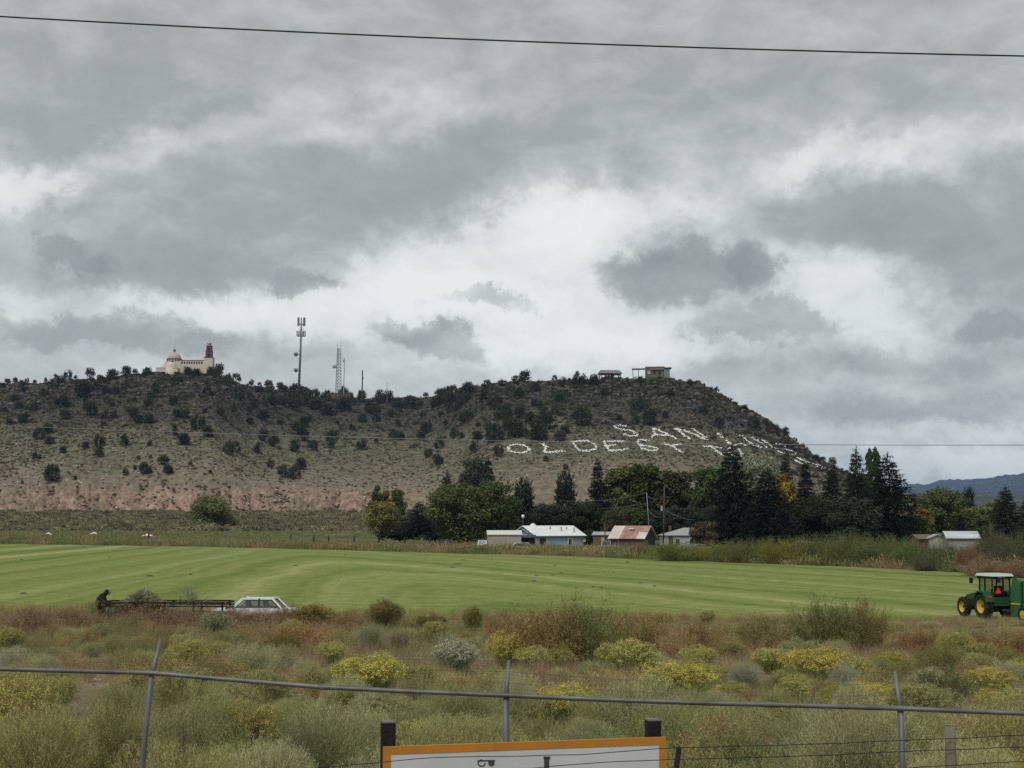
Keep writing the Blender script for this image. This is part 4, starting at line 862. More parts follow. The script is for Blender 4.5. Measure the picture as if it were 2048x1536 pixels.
# willow hedge behind the hay field on the right
hr = np.random.default_rng(9); hg = 'willow bushes hedging the far right side of the hay field'
HW = [(1280, 1086, 1118, 60, 'low tawny bush at the left end of the hedge'), (1345, 1080, 1124, 96, 'bright olive willow bush in front of the dark shed'), (1420, 1086, 1124, 90, 'yellowish bush below the rusty cedar'), (1490, 1082, 1128, 96, 'olive hedge bush below the huge spruce'), (1560, 1080, 1130, 100, 'yellow olive hedge bush below the broad spruce'),
      (1620, 1076, 1130, 96, 'grey olive hedge bush below the middle of the spruce row'), (1690, 1072, 1134, 110, 'tall olive hedge bush under the poplar spires'), (1760, 1074, 1136, 110, 'green hedge bush under the open topped spruce'), (1820, 1082, 1140, 96, 'green hedge bush below the brown roofed shack'), (1880, 1084, 1142, 100, 'grey green hedge bush below the small gabled house'),
      (1530, 1092, 1128, 80, 'low yellow bush at the foot of the hedge'), (1730, 1096, 1136, 90, 'low dark bush at the foot of the hedge'), (1850, 1108, 1146, 80, 'dark low bush with pale twigs at the foot of the hedge'), (1935, 1092, 1148, 70, 'russet bush below the long metal roof'),
      (1975, 1060, 1146, 96, 'tall grey brown bush beside the long metal roof'), (2020, 1072, 1148, 100, 'leafy grey green bush by the right edge of the field'), (2060, 1080, 1150, 90, 'olive bush at the right end of the hedge'), (1960, 1118, 1156, 110, 'low pinkish weeds bush in front of the hedge'), (2030, 1122, 1160, 90, 'low russet weeds bush behind the tractor')]
HW += [(1385, 1090, 1122, 80, 'second row bush between the olive willow and the yellowish bush'), (1455, 1084, 1126, 90, 'second row bush left of the huge spruce foot'), (1525, 1080, 1126, 90, 'second row bush right of the huge spruce foot'), (1590, 1078, 1128, 90, 'second row bush below the yellow cottonwood'), (1655, 1074, 1130, 100, 'second row bush below the stout spruce'), (1725, 1074, 1132, 100, 'second row bush below the bushy spruce'), (1795, 1078, 1136, 90, 'second row bush left of the brown roofed shack')]
HC = [(.105, .075, .032), (.085, .090, .026), (.115, .095, .028), (.075, .076, .028), (.10, .085, .026), (.075, .072, .034), (.072, .074, .028), (.070, .080, .028), (.066, .080, .028), (.070, .074, .034), (.11, .095, .03), (.05, .054, .022), (.055, .06, .03), (.10, .062, .035), (.065, .058, .034), (.06, .062, .034), (.066, .068, .03), (.13, .09, .055), (.12, .075, .045)] + [(.09, .085, .03), (.078, .082, .028), (.085, .085, .03), (.095, .088, .028), (.07, .076, .03), (.08, .078, .028), (.07, .08, .03)]
for i, ((u, vt, vb, w, lab), c) in enumerate(zip(HW, HC)):
    q = gnd(u, vb); q[2] = 0.0; Y = q[1] + 2.5; wm, hm = w * Y / F, (vb - vt) * Y / F
    shrub('willow_bush', lab, 'shrub', ((u - CX) / F * Y, Y, -.1), wm / .85, hm * 1.12, WIL[i % 3], tuple(a * 2.1 for a in c), None, hg)
# ================================================================== on the mesa: chapel, masts, pavilion, lookout, stone letters
ADOBE = plain('cream_plaster', (.50, .45, .37), .9, scale=.6); ADOBE2 = plain('dome_plaster', (.42, .35, .27), .8, scale=.4); BRICK = material('brick_red', [(0.35, (.085, .05, .042)), (0.65, (.15, .088, .072))], 2.5, 4, .9)
DKTRIM = plain('dark_trim', (.10, .065, .05), .9); DARK = plain('dark_opening', (.012, .012, .012), .8); WHITE = plain('white_paint', (.72, .72, .70), .6); STEEL = plain('galvanised_steel', (.20, .21, .23), .55, .3)
GREYM = plain('grey_metal', (.14, .14, .155), .6, .2); PALEM = plain('pale_antenna', (.34, .34, .34), .6); IRON = plain('dark_iron', (.035, .035, .038), .7)
Y = 1012; px = Y / F; b = at(372, 747, Y); base = b[2]
ch = thing('chapel', 'cream domed chapel with red brick bell tower on the mesa rim', 'chapel', (b[0], Y, base))
X_ = lambda u: (u - 372) * px          # metres right of the chapel's origin
Z_ = lambda v: (747 - v) * px
MB().box(((X_(359) + X_(408)) / 2, 4, (Z_(721) - 3) / 2), (X_(408) - X_(359), 8, Z_(721) + 3)).build('nave', ADOBE, ch)
MB().box(((X_(360) + X_(408)) / 2, 4, Z_(720.4)), (X_(408) - X_(360), 8.4, .45)).build('parapet', DKTRIM, ch)
for i in range(9):
    MB().box((X_(363.5 + i * 4.95), -.06, Z_(725)), (1.0, .3, 1.3)).build('window', DARK, ch)
dcx = X_(344.5); dr = 13.6 * px
MB().box((dcx, 5, (Z_(722.4) - 3) / 2), (11.2, 10.6, Z_(722.4) + 3)).build('crossing', ADOBE, ch)
MB().lathe([(dr * 1.06, Z_(723)), (dr * 1.06, Z_(716.6))], 28, (dcx, 5, 0)).build('drum', ADOBE, ch, True)
m = MB()
for v in (722.0, 716.9): m.lathe([(dr * 1.04, Z_(v) - .28), (dr * 1.14, Z_(v) - .28), (dr * 1.14, Z_(v) + .28), (dr * .9, Z_(v) + .28)], 28, (dcx, 5, 0))
m.build('cornice', DKTRIM, ch)
for k in range(7):
    a = -PI / 2 + (k - 3) * .42; MB().box((dcx + math.cos(a) * dr * 1.06, 5 + math.sin(a) * dr * 1.06, Z_(719.6)), (.6, .35, .75), a + PI / 2).build('window', DARK, ch)
MB().lathe([(dr * math.cos(t), Z_(716.4) + dr * 1.03 * math.sin(t)) for t in np.linspace(0, PI / 2, 14)], 32, (dcx, 5, 0)).build('dome', ADOBE2, ch, True)
lz = Z_(716.4) + dr
lan = MB().lathe([(.9, lz - .3), (.9, lz + 1.9), (1.15, lz + 1.9), (1.15, lz + 2.2), (.85, lz + 2.5), (.3, lz + 3.1), (.02, lz + 3.3)], 14, (dcx, 5, 0)).build('lantern', plain('grey_plaster', (.30, .29, .28)), ch, True)
MB().bar((dcx, 5, lz + 3.2), (dcx, 5, lz + 5.4), .14).bar((dcx - .6, 5, lz + 4.7), (dcx + .6, 5, lz + 4.7), .14).build('cross', STEEL, lan)
for ux, rr, yy in ((342, 12.0, -1.2), (325.5, 9.5, 4.5)):
    MB().lathe([(rr * px, -3), (rr * px, Z_(737))] + [(rr * px * math.cos(t), Z_(737) + rr * px * 1.12 * math.sin(t)) for t in np.linspace(0, PI / 2, 10)], 28, (X_(ux), yy, 0)).build('half_dome', ADOBE, ch, True)
MB().box(((X_(314) + X_(358)) / 2, 0, Z_(736.6)), (X_(358) - X_(314), 9.4, .4)).box(((X_(314) + X_(358)) / 2, 0, Z_(741)), (X_(358) - X_(314) - .3, 9, 3.0)).build('apse_wall', ADOBE, ch)
tx = (X_(407) + X_(425)) / 2; tw = X_(425) - X_(407)
MB().box((tx, 3.2, (Z_(715.5) - 3) / 2), (tw, 6.6, Z_(715.5) + 3)).build('tower_base', ADOBE, ch)
bel = MB().box((tx, 3.2, Z_(715) + .1), (tw * 1.04, 6.8, .5)).box((tx, 3.2, Z_(708.5)), (tw * .74, 5.0, 13 * px), 0, (.9, .9)).box((tx, 3.2, Z_(701.6)), (tw * .76, 5.1, .35)).box((tx, 3.2, Z_(696.2)), (tw * .62, 4.2, 10.4 * px), 0, (.9, .9)).box((tx, 3.2, Z_(690.6)), (tw * .68, 4.4, .4)).build('belfry', BRICK, ch)
for v, w, h in ((710, 1.5, 2.6), (697, 1.2, 1.9)): MB().box((tx, .63 if v > 700 else 1.02, Z_(v)), (w, .16, h)).build('arch_opening', DARK, bel)
cz = Z_(690)
cup = MB().lathe([(1.45, cz), (1.45, cz + 1.6), (1.7, cz + 1.6), (1.6, cz + 2.0), (1.0, cz + 2.7), (.3, cz + 3.2), (.03, cz + 3.5)], 14, (tx, 3.2, 0)).build('cupola', plain('pale_cupola', (.40, .39, .38)), ch, True)
MB().bar((tx, 3.2, cz + 3.3), (tx, 3.2, cz + 5.6), .13).bar((tx - .55, 3.2, cz + 4.8), (tx + .55, 3.2, cz + 4.8), .13).build('cross', STEEL, cup)
q = at(443, 742, 1006); cr = thing('wooden_cross', 'dark wooden cross standing beside the chapel tower', 'cross', q)
MB().bar((0, 0, -1), (0, 0, 6.6), .42).build('upright', IRON, cr); MB().bar((-2.0, 0, 4.6), (2.0, 0, 4.6), .36).build('crossbeam', IRON, cr)

def sky_tree(u, v, w, label):
    q = hill_at(u, v); wm = w * q[1] / F
    o = thing('small_broadleaf_tree', label, 'tree', q, rng.uniform(0, 6), None, (wm / .9, wm / .9, wm * 1.15)); link('crown', ROUND[0], o, color=(.10, .085, .055)); link('trunk', TRUNKS[0], o)
sky_tree(434, 744, 16, 'tan leafed tree between the bell tower and the cross'); sky_tree(537, 772, 18, 'sparse pale tree on the skyline left of the antenna pole'); sky_tree(560, 776, 16, 'second sparse pale tree left of the antenna pole'); sky_tree(606, 784, 16, 'pale tree at the foot of the antenna pole')

# antenna pole
Y = 1200; px = Y / F
def mast_root(name, label, u, v): q = at(u, v, Y); return thing(name, label, 'mast', q), q
an, q = mast_root('antenna_pole', 'tall grey antenna pole with panel antennas and drum dishes', 597, 782)
hp = (782 - 640) * px
MB().tube([(0, 0, -6), (1.2, 0, hp * .55), (1.7, 0, hp)], [1.15, .9, .6], 10).build('pole', GREYM, an, True)
for lvl, n, rr, hh in ((hp - 1.2, 8, 3.1, 7.2), (hp - 11.5, 6, 3.6, 4.8)):
    MB().lathe([(rr - .25, lvl - 1.9), (rr, lvl - 1.9), (rr, lvl - 1.6), (rr - .25, lvl - 1.6)], 16, (1.6, 0, 0)).bar((1.6 - rr, 0, lvl - 1.7), (1.6 + rr, 0, lvl - 1.7), .3).bar((1.6, -rr, lvl - 1.7), (1.6, rr, lvl - 1.7), .3).build('antenna_ring', GREYM, an)
    for k in range(n):
        a = 2 * PI * (k + .3) / n; MB().box((1.6 + rr * math.cos(a), rr * math.sin(a), lvl + .5), (.85, .55, hh), a).build('panel_antenna', GREYM if k % 2 else PALEM, an)
for vz, sx in ((708, -3.6), (740, -3.4)):
    zc_ = (782 - vz) * px; MB().lathe([(.02, -1.4), (1.6, -1.4), (1.75, -.9), (1.75, .9), (1.5, 1.1), (.02, 1.1)], 18, (sx + 1, -.8, zc_), 'Y').bar((sx + 1, -.4, zc_), (.9, 0, zc_), .35).build('drum_dish', GREYM, an, True)
MB().bar((-.9, 0, hp - 6.6), (1.5, 0, hp - 8), .25).bar((4, 0, hp - 6.6), (1.5, 0, hp - 8), .25).build('strut', GREYM, an)
# lattice mast
la, q = mast_root('lattice_mast', 'steel lattice mast with a round dish and whip aerials', 676, 792)
hp = (792 - 696) * px; m = MB(); s0, s1 = 2.9, 1.7
corner = lambda k, z: ((s0 + (s1 - s0) * z / hp) * math.cos(2 * PI * k / 3 + .5) + z / hp * .3, (s0 + (s1 - s0) * z / hp) * math.sin(2 * PI * k / 3 + .5), z)
for k in range(3): MB().bar(corner(k, -3), corner(k, hp), .34).build('leg', STEEL, la)
nl = 15
for i in range(nl):
    z0, z1 = hp * i / nl, hp * (i + 1) / nl
    for k in range(3): m.bar(corner(k, z0), corner((k + 1) % 3, z1), .2); m.bar(corner(k, z1), corner((k + 1) % 3, z1), .16)
m.build('bracing', STEEL, la)
for k, e in ((0, 6.5), (1, 4.5)): c0 = corner(k, hp); MB().bar(c0, (c0[0], c0[1], c0[2] + e), .22).build('whip_aerial', STEEL, la)
MB().lathe([(.02, -.9), (1.5, -.9), (1.7, -.5), (1.7, .5), (.02, .7)], 18, (-3.3, -1.2, hp * .62), 'Y').bar((-3.3, -1, hp * .62), (-1.6, 0, hp * .62), .3).build('round_dish', PALEM, la, True)
tm, q = mast_root('thin_mast', 'thin pale radio mast right of the lattice mast', 687, 792); hp = (792 - 715) * px
MB().tube([(0, 0, -3), (.5, 0, hp)], [.45, .36], 6).build('pole', PALEM, tm); MB().box((-.5, 0, hp - 2.6), (.9, .6, 2.4)).build('aerial', PALEM, tm)
pp, q = mast_root('wood_pole', 'short dark pole with a small aerial on the saddle skyline', 724, 797); hp = (797 - 740) * px
MB().tube([(0, 0, -3), (.2, 0, hp)], [.62, .5], 7).build('pole', IRON, pp); MB().box((.9, 0, hp * .72), (.8, .5, 1.3)).build('aerial', GREYM, pp)
pp, q = mast_root('wood_pole', 'shortest thin pole on the saddle skyline', 774, 798); hp = (798 - 765) * px
MB().tube([(0, 0, -3), (0, 0, hp)], [.3, .22], 6).build('pole', GREYM, pp)
hq = at(678, 793, 1205); o = MB().box((0, 0, 0), (20, 6, 4.6)).box((0, 0, 2.5), (20.6, 6.6, .5)).build('equipment_hut', plain('reddish_block', (.13, .085, .07), .9), None, loc=hq); tag(o, 'low reddish equipment hut at the foot of the lattice mast', 'hut')

# pavilion
Y = 990; px = Y / F; q = at(1220, 762, Y); pv = thing('pavilion', 'open picnic pavilion with brown gabled roof on the mesa rim', 'pavilion', q, .12)
z0, z1 = (762 - 748) * px, (762 - 740.5) * px; hw, dp = 23.5 * px, 4.4
MB().slab([(-hw, -dp, z0), (hw, -dp, z0), (hw - 1.6, 0, z1), (-hw + 1.6, 0, z1)], .22).slab([(hw, dp, z0), (-hw, dp, z0), (-hw + 1.6, 0, z1), (hw - 1.6, 0, z1)], .22).build('roof', plain('brown_metal_roof', (.17, .155, .155), .5, .2), pv)
for sx in (-1, 1): MB().add([(sx * (hw - .9), -dp * .85, z0 + .1), (sx * (hw - .9), dp * .85, z0 + .1), (sx * (hw - 1.5), 0, z1)], [(0, 1, 2)]).build('gable', DKTRIM, pv)
MB().box((0, -dp * .8, z0 - .25), (2 * hw - 1.6, .35, .55)).build('beam', DKTRIM, pv); MB().box((0, dp * .8, z0 - .25), (2 * hw - 1.6, .35, .55)).build('beam', DKTRIM, pv)
for i in range(4):
    for sy in (-1, 1):
        x = -hw + 1.5 + i * (2 * hw - 3.0) / 3; MB().box((x, sy * dp * .8, z0 / 2 - 1), (.36, .36, z0 + 2)).bar((x, sy * dp * .8, z0 - 1.7), (x + .9, sy * dp * .8, z0 - .4), .2).bar((x, sy * dp * .8, z0 - 1.7), (x - .9, sy * dp * .8, z0 - .4), .2).build('post', DKTRIM, pv)
# stone lookout building
q = at(1303, 761, 985); px = 985 / F; lk = thing('lookout_building', 'flat roofed stone lookout with pergola on the mesa rim', 'building', q, -.1)
STN = material('rubble_stone_wall', [(0.3, (.06, .05, .038)), (0.5, (.11, .092, .068)), (0.7, (.18, .15, .11))], 1.6, 5, .95, .8); X2 = lambda u: (u - 1303) * px; Z2 = lambda v: (761 - v) * px
MB().box((X2(1310), 0, Z2(748) - .6), (X2(1330) - X2(1290), 8, Z2(733) + 1.2 - 0), 0, (.97, .97)).build('stone_wall', STN, lk)
MB().box((X2(1335), .6, Z2(751)), (3.4, 6.8, Z2(738) + 1)).build('side_wing', plain('pale_window_wall', (.19, .20, .20), .4), lk)
MB().box((X2(1336), .3, Z2(736.5)), (5.0, 8.4, .5)).build('roof_slab', DKTRIM, lk)
MB().box((X2(1315), -4.4, Z2(739.5)), (8.8, 1.2, .3)).build('awning', PALEM, lk)
for u, w in ((1298, 1.9), (1309, 1.1), (1319, .9)): MB().box((X2(u), -4.1, Z2(746)), (w, .25, 2.4)).build('window' if u > 1300 else 'door', DARK if u > 1300 else PALEM, lk)
pg = MB().box((X2(1279), -1, Z2(738)), (X2(1294) - X2(1264), 6, .42)).build('pergola_roof', IRON, lk)
for u in (1266, 1277): MB().box((X2(u), -3.6, Z2(751)), (.42, .42, Z2(739))).build('pergola_post', IRON, lk)
MB().box((X2(1270), -3.8, Z2(756)), (3.0, .15, 1.5)).build('railing', PALEM, lk)

# hillside letters of whitewashed stones: strokes in the photograph's pixels
WST = plain('whitewashed_stone', (.66, .65, .61), .8, scale=.8, var=.2)
_st = [stone(900 + i) for i in range(5)]
def ring(cx, cy, rx, ry, sl=0, a0=0, a1=2 * PI): return [(cx + rx * math.cos(a) + sl * math.sin(a), cy + ry * math.sin(a)) for a in np.linspace(a0, a1, 17)]
LET = [('O', 'first letter of OLDEST', [ring(1037, 898, 21.5, 8.5, 2)]),
       ('L', 'second letter of OLDEST', [[(1085, 888), (1092, 895), (1090, 905)], [(1086, 888), (1091, 896), (1088, 905)], [(1086, 906), (1106, 905), (1130, 902)]]),
       ('D', 'third letter of OLDEST', [[(1145, 885), (1152, 894), (1158, 902)], [(1145, 885), (1175, 883), (1190, 889), (1192, 898), (1178, 903), (1158, 902)]]),
       ('E', 'fourth letter of OLDEST', [[(1207, 884), (1212, 893), (1220, 902)], [(1207, 884), (1246, 883)], [(1213, 893), (1232, 891)], [(1220, 902), (1240, 901), (1255, 898)]]),
       ('S', 'fifth letter of OLDEST', [[(1298, 882), (1280, 880), (1274, 885), (1280, 891), (1300, 893), (1314, 897), (1312, 902), (1295, 901), (1281, 897)]]),
       ('T', 'last letter of OLDEST', [[(1326, 888), (1345, 892), (1362, 889)], [(1344, 891), (1352, 899), (1367, 906)]]),
       ('T', 'first letter of the last word', [[(1407, 893), (1425, 894), (1441, 897)], [(1424, 895), (1434, 903), (1446, 911)]]),
       ('O', 'second letter of the last word beside the huge spruce', [ring(1470, 905, 12, 9, 6)]),
       ('W', 'third letter of the last word', [[(1586, 920), (1604, 928)], [(1594, 915), (1610, 924), (1612, 930)], [(1603, 916), (1620, 927)]]),
       ('N', 'last letter of the bottom line at the east end', [[(1624, 925), (1648, 941)], [(1632, 925), (1660, 942)], [(1640, 929), (1664, 940)]]),
       ('S', 'first letter of SAN', [[(1254, 853), (1235, 851), (1228, 853), (1236, 858), (1262, 862), (1272, 868), (1276, 872), (1262, 873), (1246, 869)]]),
       ('A', 'second letter of SAN', [[(1306, 857), (1310, 866), (1304, 876)], [(1306, 857), (1330, 867), (1353, 878)], [(1312, 870), (1336, 872)]]),
       ('N', 'third letter of SAN', [[(1350, 857), (1362, 866), (1379, 879)], [(1350, 857), (1384, 867), (1415, 881)], [(1385, 858), (1398, 866), (1412, 876)]]),
       ('L', 'first letter of LUIS', [[(1432, 865), (1446, 877)], [(1453, 881), (1462, 890), (1492, 891)]]),
       ('U', 'second letter of LUIS', [[(1480, 870), (1492, 880), (1508, 892), (1521, 895)], [(1504, 876), (1522, 886), (1534, 896)]]),
       ('I', 'third letter of LUIS', [[(1523, 880), (1540, 891), (1554, 898)]]),
       ('S', 'last letter of LUIS', [[(1551, 888), (1572, 893)], [(1558, 897), (1585, 903), (1594, 909), (1578, 908), (1562, 905), (1556, 903)]])]
lr = np.random.default_rng(5)
for ch_, where, strokes in LET:
    VV, FF, nb = [], [], 0; pts = []
    for st_ in strokes:
        for (a, b_) in zip(st_[:-1], st_[1:]):
            L_ = math.hypot(b_[0] - a[0], (b_[1] - a[1]) * 1.7); n_ = max(2, int(L_ / 1.0))
            for k in range(n_): f = (k + lr.uniform(0, 1)) / n_; pts.append((a[0] + (b_[0] - a[0]) * f + lr.normal() * 1.4, a[1] + (b_[1] - a[1]) * f + lr.normal() * .8))
    for (u, v) in pts:
        q = hill_at(u, v + 1.0); V0, F0 = _st[lr.integers(0, 5)]; s = lr.uniform(.6, 1.35); a = lr.uniform(0, 6.28); c_, s_ = math.cos(a), math.sin(a)
        R = np.stack([V0[:, 0] * c_ - V0[:, 1] * s_, V0[:, 0] * s_ + V0[:, 1] * c_, V0[:, 2]], 1) * s * np.array([1.05, 1.05, .95]) + q + np.array([0, 0, .45])
        VV.append(R); FF.append(F0 + nb); nb += len(V0)
    o = link('stone_letter', np_mesh('stone_letter', np.concatenate(VV), np.concatenate(FF), WST))
    tag(o, f'white stone letter {ch_}, {where}', 'letter', 'white stone letters on the mesa slope')

# ================================================================== the town
PBLUE = plain('pale_blue_siding', (.30, .37, .43), .7, scale=.8); WROOF = material('white_metal_roof', [(0.3, (.55, .57, .56)), (0.7, (.70, .72, .71))], .8, 3, .5); BEIGE = plain('beige_siding', (.33, .30, .25), .8); GLASS = plain('window_glass', (.03, .035, .04), .1, spec=.8)
BROWNW = plain('brown_boards', (.14, .085, .055), .9, scale=2); GREYR = plain('grey_shingle', (.30, .31, .31), .8); REDR = material('faded_red_roof', [(0.3, (.22, .105, .085)), (0.5, (.32, .17, .14)), (0.75, (.42, .30, .26))], .9, 6, .75); CREAMR = material('cream_roof', [(0.3, (.42, .36, .30)), (0.6, (.56, .51, .45))], .9, 6, .75); LOGG = material('weathered_logs', [(0.3, (.055, .048, .038)), (0.7, (.13, .115, .09))], 1.0, 4, .95, .5, None, 0, .2, 'Object', (.3, 1, 6)); TARP = plain('dark_board', (.055, .06, .066), .9)
PINKR = plain('pale_pink_roof', (.62, .46, .37), .7)
def box_house(name, label, cat, u, vb, Y, rz, Lx, Wy, hw, hr, wall, roof, over=.35, mats=None, gable=None):
    """gabled building: ridge along local x, Lx long, Wy deep, walls hw high, ridge hr above them"""
    q = at(u, vb, Y); o = thing(name, label, cat, (q[0], Y, min(q[2], .1)), rz); dz = max(0, q[2] - .1)
    MB().box((0, 0, hw / 2 + dz - .2), (Lx, Wy, hw + .4)).build('wall', wall, o)
    z0 = hw + dz
    for sx in (-1, 1): MB().add([(sx * Lx / 2, -Wy / 2, z0 - .01), (sx * Lx / 2, Wy / 2, z0 - .01), (sx * Lx / 2, 0, z0 + hr - .03), (sx * (Lx / 2 - .12), -Wy / 2, z0 - .01), (sx * (Lx / 2 - .12), Wy / 2, z0 - .01), (sx * (Lx / 2 - .12), 0, z0 + hr - .03)], [(0, 1, 2), (5, 4, 3), (0, 2, 5, 3), (1, 4, 5, 2)]).build('gable', gable or wall, o)
    e = over; k = hr / (Wy / 2); zl = z0 - e * k; r = None
    for sy in (-1, 1):
        P = [(-Lx / 2 - e, sy * (Wy / 2 + e), zl), (Lx / 2 + e, sy * (Wy / 2 + e), zl), (Lx / 2 + e, 0, z0 + hr), (-Lx / 2 - e, 0, z0 + hr)]
        if sy > 0: P = [P[1], P[0], P[3], P[2]]
        if sy < 0 and mats:
            x0 = -Lx / 2 - e
            for (fx0, fx1, fy0, fy1, mm_) in mats:
                W_ = Lx + 2 * e; f = lambda fx, fy: (x0 + fx * W_, -(Wy / 2 + e) * (1 - fy), zl + (z0 + hr - zl) * fy)
                MB().slab([f(fx0, fy0), f(fx1, fy0), f(fx1, fy1), f(fx0, fy1)], .1).build('roof_panel', mm_, o)
        else: MB().slab(P, .12).build('roof', roof, o)
    return o, z0
# pale blue mobile home
h, z0 = box_house('mobile_home', 'pale blue mobile home with white metal roof', 'house', 1096, 1099, 276, .55, 11.0, 8.6, 2.8, 1.75, PBLUE, WROOF, .45)
for x, w, hh, zz, nm in ((2.3, .8, 1.05, 1.55, 'window'), (-4.0, 1.0, 2.0, 1.15, 'door')):
    f_ = MB().box((x, -4.33, zz), (w + .3, .1, hh + .3)).build(nm + '_frame' if nm == 'window' else 'door', WHITE if nm == 'window' else plain('dark_brown_door', (.05, .03, .025)), h)
    if nm == 'window': MB().box((x, -4.38, zz), (w - .1, .1, hh)).build('pane', GLASS, f_)
for x, y, s in ((1.4, -2.6, .4), (3.2, -1.8, .35), (-.5, -1.6, .5), (4.0, -3.2, .3)): MB().tube([(x, y, z0 + .4), (x, y, z0 + 1.2 + s)], .14, 7).build('roof_vent', GREYR, h)
MB().lathe([(.02, .1), (.3, .02), (.42, -.1)], 14, (5.4, -4.5, 1.9), 'Y').bar((5.35, -4.4, 1.9), (5.2, -4.3, 1.9), .07).build('satellite_dish', PALEM, h)
MB().box((-5.3, -.2, 1.35), (.14, 5.0, 2.5)).build('porch_opening', DARK, h)
MB().bar((-5.7, -3.2, 2.9), (-5.7, 0, 3.9), .2).bar((-5.7, 3.2, 2.9), (-5.7, 0, 3.9), .2).build('porch_truss', PBLUE, h)
h, z0 = box_house('garden_shed', 'beige metal shed beside the pale blue mobile home', 'shed', 1008, 1097, 262, .06, 6.1, 5.0, 2.55, .7, BEIGE, plain('off_white_roof', (.55, .54, .48), .6), .2)
MB().box((-1, -2.56, 1.1), (2.2, .08, 2.1)).build('door', plain('beige_door', (.30, .27, .22)), h)
q = at(1052, 1098, 264); cp = thing('carport', 'dark open carport between the beige shed and the mobile home', 'carport', (q[0], 264, 0))
for x in (-1.7, 1.7):
    for y in (-1.6, 1.6): MB().box((x, y, 1.2), (.14, .14, 2.4)).build('post', DKTRIM, cp)
MB().tube([(-1.9 + 3.8 * k / 8, 0, 2.45 + .75 * math.sin(PI * k / 8)) for k in range(9)], .09, 4).build('arch', DKTRIM, cp); MB().slab([(-1.9, -1.8, 2.4), (1.9, -1.8, 2.5), (1.9, 1.8, 2.75), (-1.9, 1.8, 2.6)], .08).build('roof', TARP, cp)
MB().box((0, 1.7, 1.2), (3.6, .1, 2.3)).build('back_panel', TARP, cp)
# shed with red and white roof
P4 = [(0, .30, 0, 1, CREAMR), (.30, .76, 0, 1, REDR), (.76, 1, .5, 1, REDR), (.76, 1, 0, .5, CREAMR)]
h, z0 = box_house('log_shed', 'weathered log shed with a patched red and cream roof', 'shed', 1266, 1098, 262, -.50, 6.6, 5.4, 2.2, 2.0, LOGG, CREAMR, .45, P4, TARP)
MB().box((.4, -1.25, z0 + 1.55), (1.0, .7, .18)).build('roof_hatch', WHITE, h)
MB().box((3.33, 0, 1.2), (.06, 5.2, 2.4)).build('end_boards', TARP, h)
h, z0 = box_house('brown_shack', 'small brown board shack with a grey roof left of the log shed', 'shed', 1208, 1096, 270, -.25, 3.6, 3.2, 2.5, .5, BROWNW, GREYR, .25)
MB().box((.2, -1.66, 1.2), (.8, .08, 2.0)).build('door', BEIGE, h)
q = at(1222, 1062, 290); o = thing('pink_roofed_house', 'pale pink roof slope behind the log shed', 'house', (q[0], 290, 0)); MB().box((0, 1.5, 1.4), (3.0, 3.0, 3.0)).build('wall', BROWNW, o); MB().slab([(-1.3, -.5, 2.9), (1.5, -.5, 2.9), (1.0, 2.0, 5.1), (-1.6, 2.0, 5.1)], .15).build('roof', PINKR, o)
# grey hip roofed house
q = at(1362, 1096, 278); o = thing('hip_roof_house', 'white house with a grey hip roof left of the rusty cedar', 'house', (q[0], 278, 0), .05)
MB().box((0, 0, 1.3), (7.6, 6.0, 2.7)).build('wall', plain('white_plaster', (.44, .46, .46), .8), o); m = MB(); V = [(-4.2, -3.4, 2.6), (4.2, -3.4, 2.6), (4.2, 3.4, 2.6), (-4.2, 3.4, 2.6), (.6, 0, 4.1), (2.6, 0, 4.1)]
m.add(V, [(0, 1, 5, 4), (1, 2, 5), (2, 3, 4, 5), (3, 0, 4), (3, 2, 1, 0)]).build('roof', GREYR, o)
for x in (-1.2, 1.6): f_ = MB().box((x, -3.03, 1.5), (1.0, .1, 1.1)).build('window_frame', WHITE, o); MB().box((x, -3.07, 1.5), (.8, .1, .9)).build('pane', GLASS, f_)
MB().box((-2.5, -3.03, 1.5), (.8, .1, 1.8)).build('door', DKTRIM, o); MB().box((-2.0, 1, 3.9), (.5, .5, 1.2)).build('chimney', BRICK, o)
# houses at the right
h, z0 = box_house('long_metal_shed', 'long shed with a rusty pale metal roof near the right trees', 'shed', 1921, 1094, 215, -.06, 4.6, 3.4, 1.4, .9, plain('grey_boards', (.26, .26, .25), .9), material('worn_metal_roof', [(0.35, (.17, .15, .14)), (0.45, (.42, .43, .45)), (0.75, (.62, .64, .66))], .5, 5, .5, 0, None, .2, .3, 'Object', (.35, 3, 1)), .3)
for x in (-1.7, -.4, .5, 1.6): MB().box((x, -1.72, .75), (.14, .1, 1.4)).build('post', DKTRIM, h)
MB().box((-1.85, -1.74, .8), (.7, .08, 1.2)).build('doorway', DARK, h)
h, z0 = box_house('small_gabled_house', 'small cream gabled house left of the long metal shed', 'house', 1872, 1092, 228, 1.45, 3.4, 2.6, 1.25, .55, plain('cream_wall', (.34, .32, .25), .9), GREYR, .3)
h, z0 = box_house('brown_roofed_shack', 'brown roofed shack half hidden by the willow hedge', 'shed', 1842, 1092, 230, .3, 2.6, 2.4, 1.2, .6, BROWNW, plain('brown_shingle', (.14, .105, .085), .9), .3)
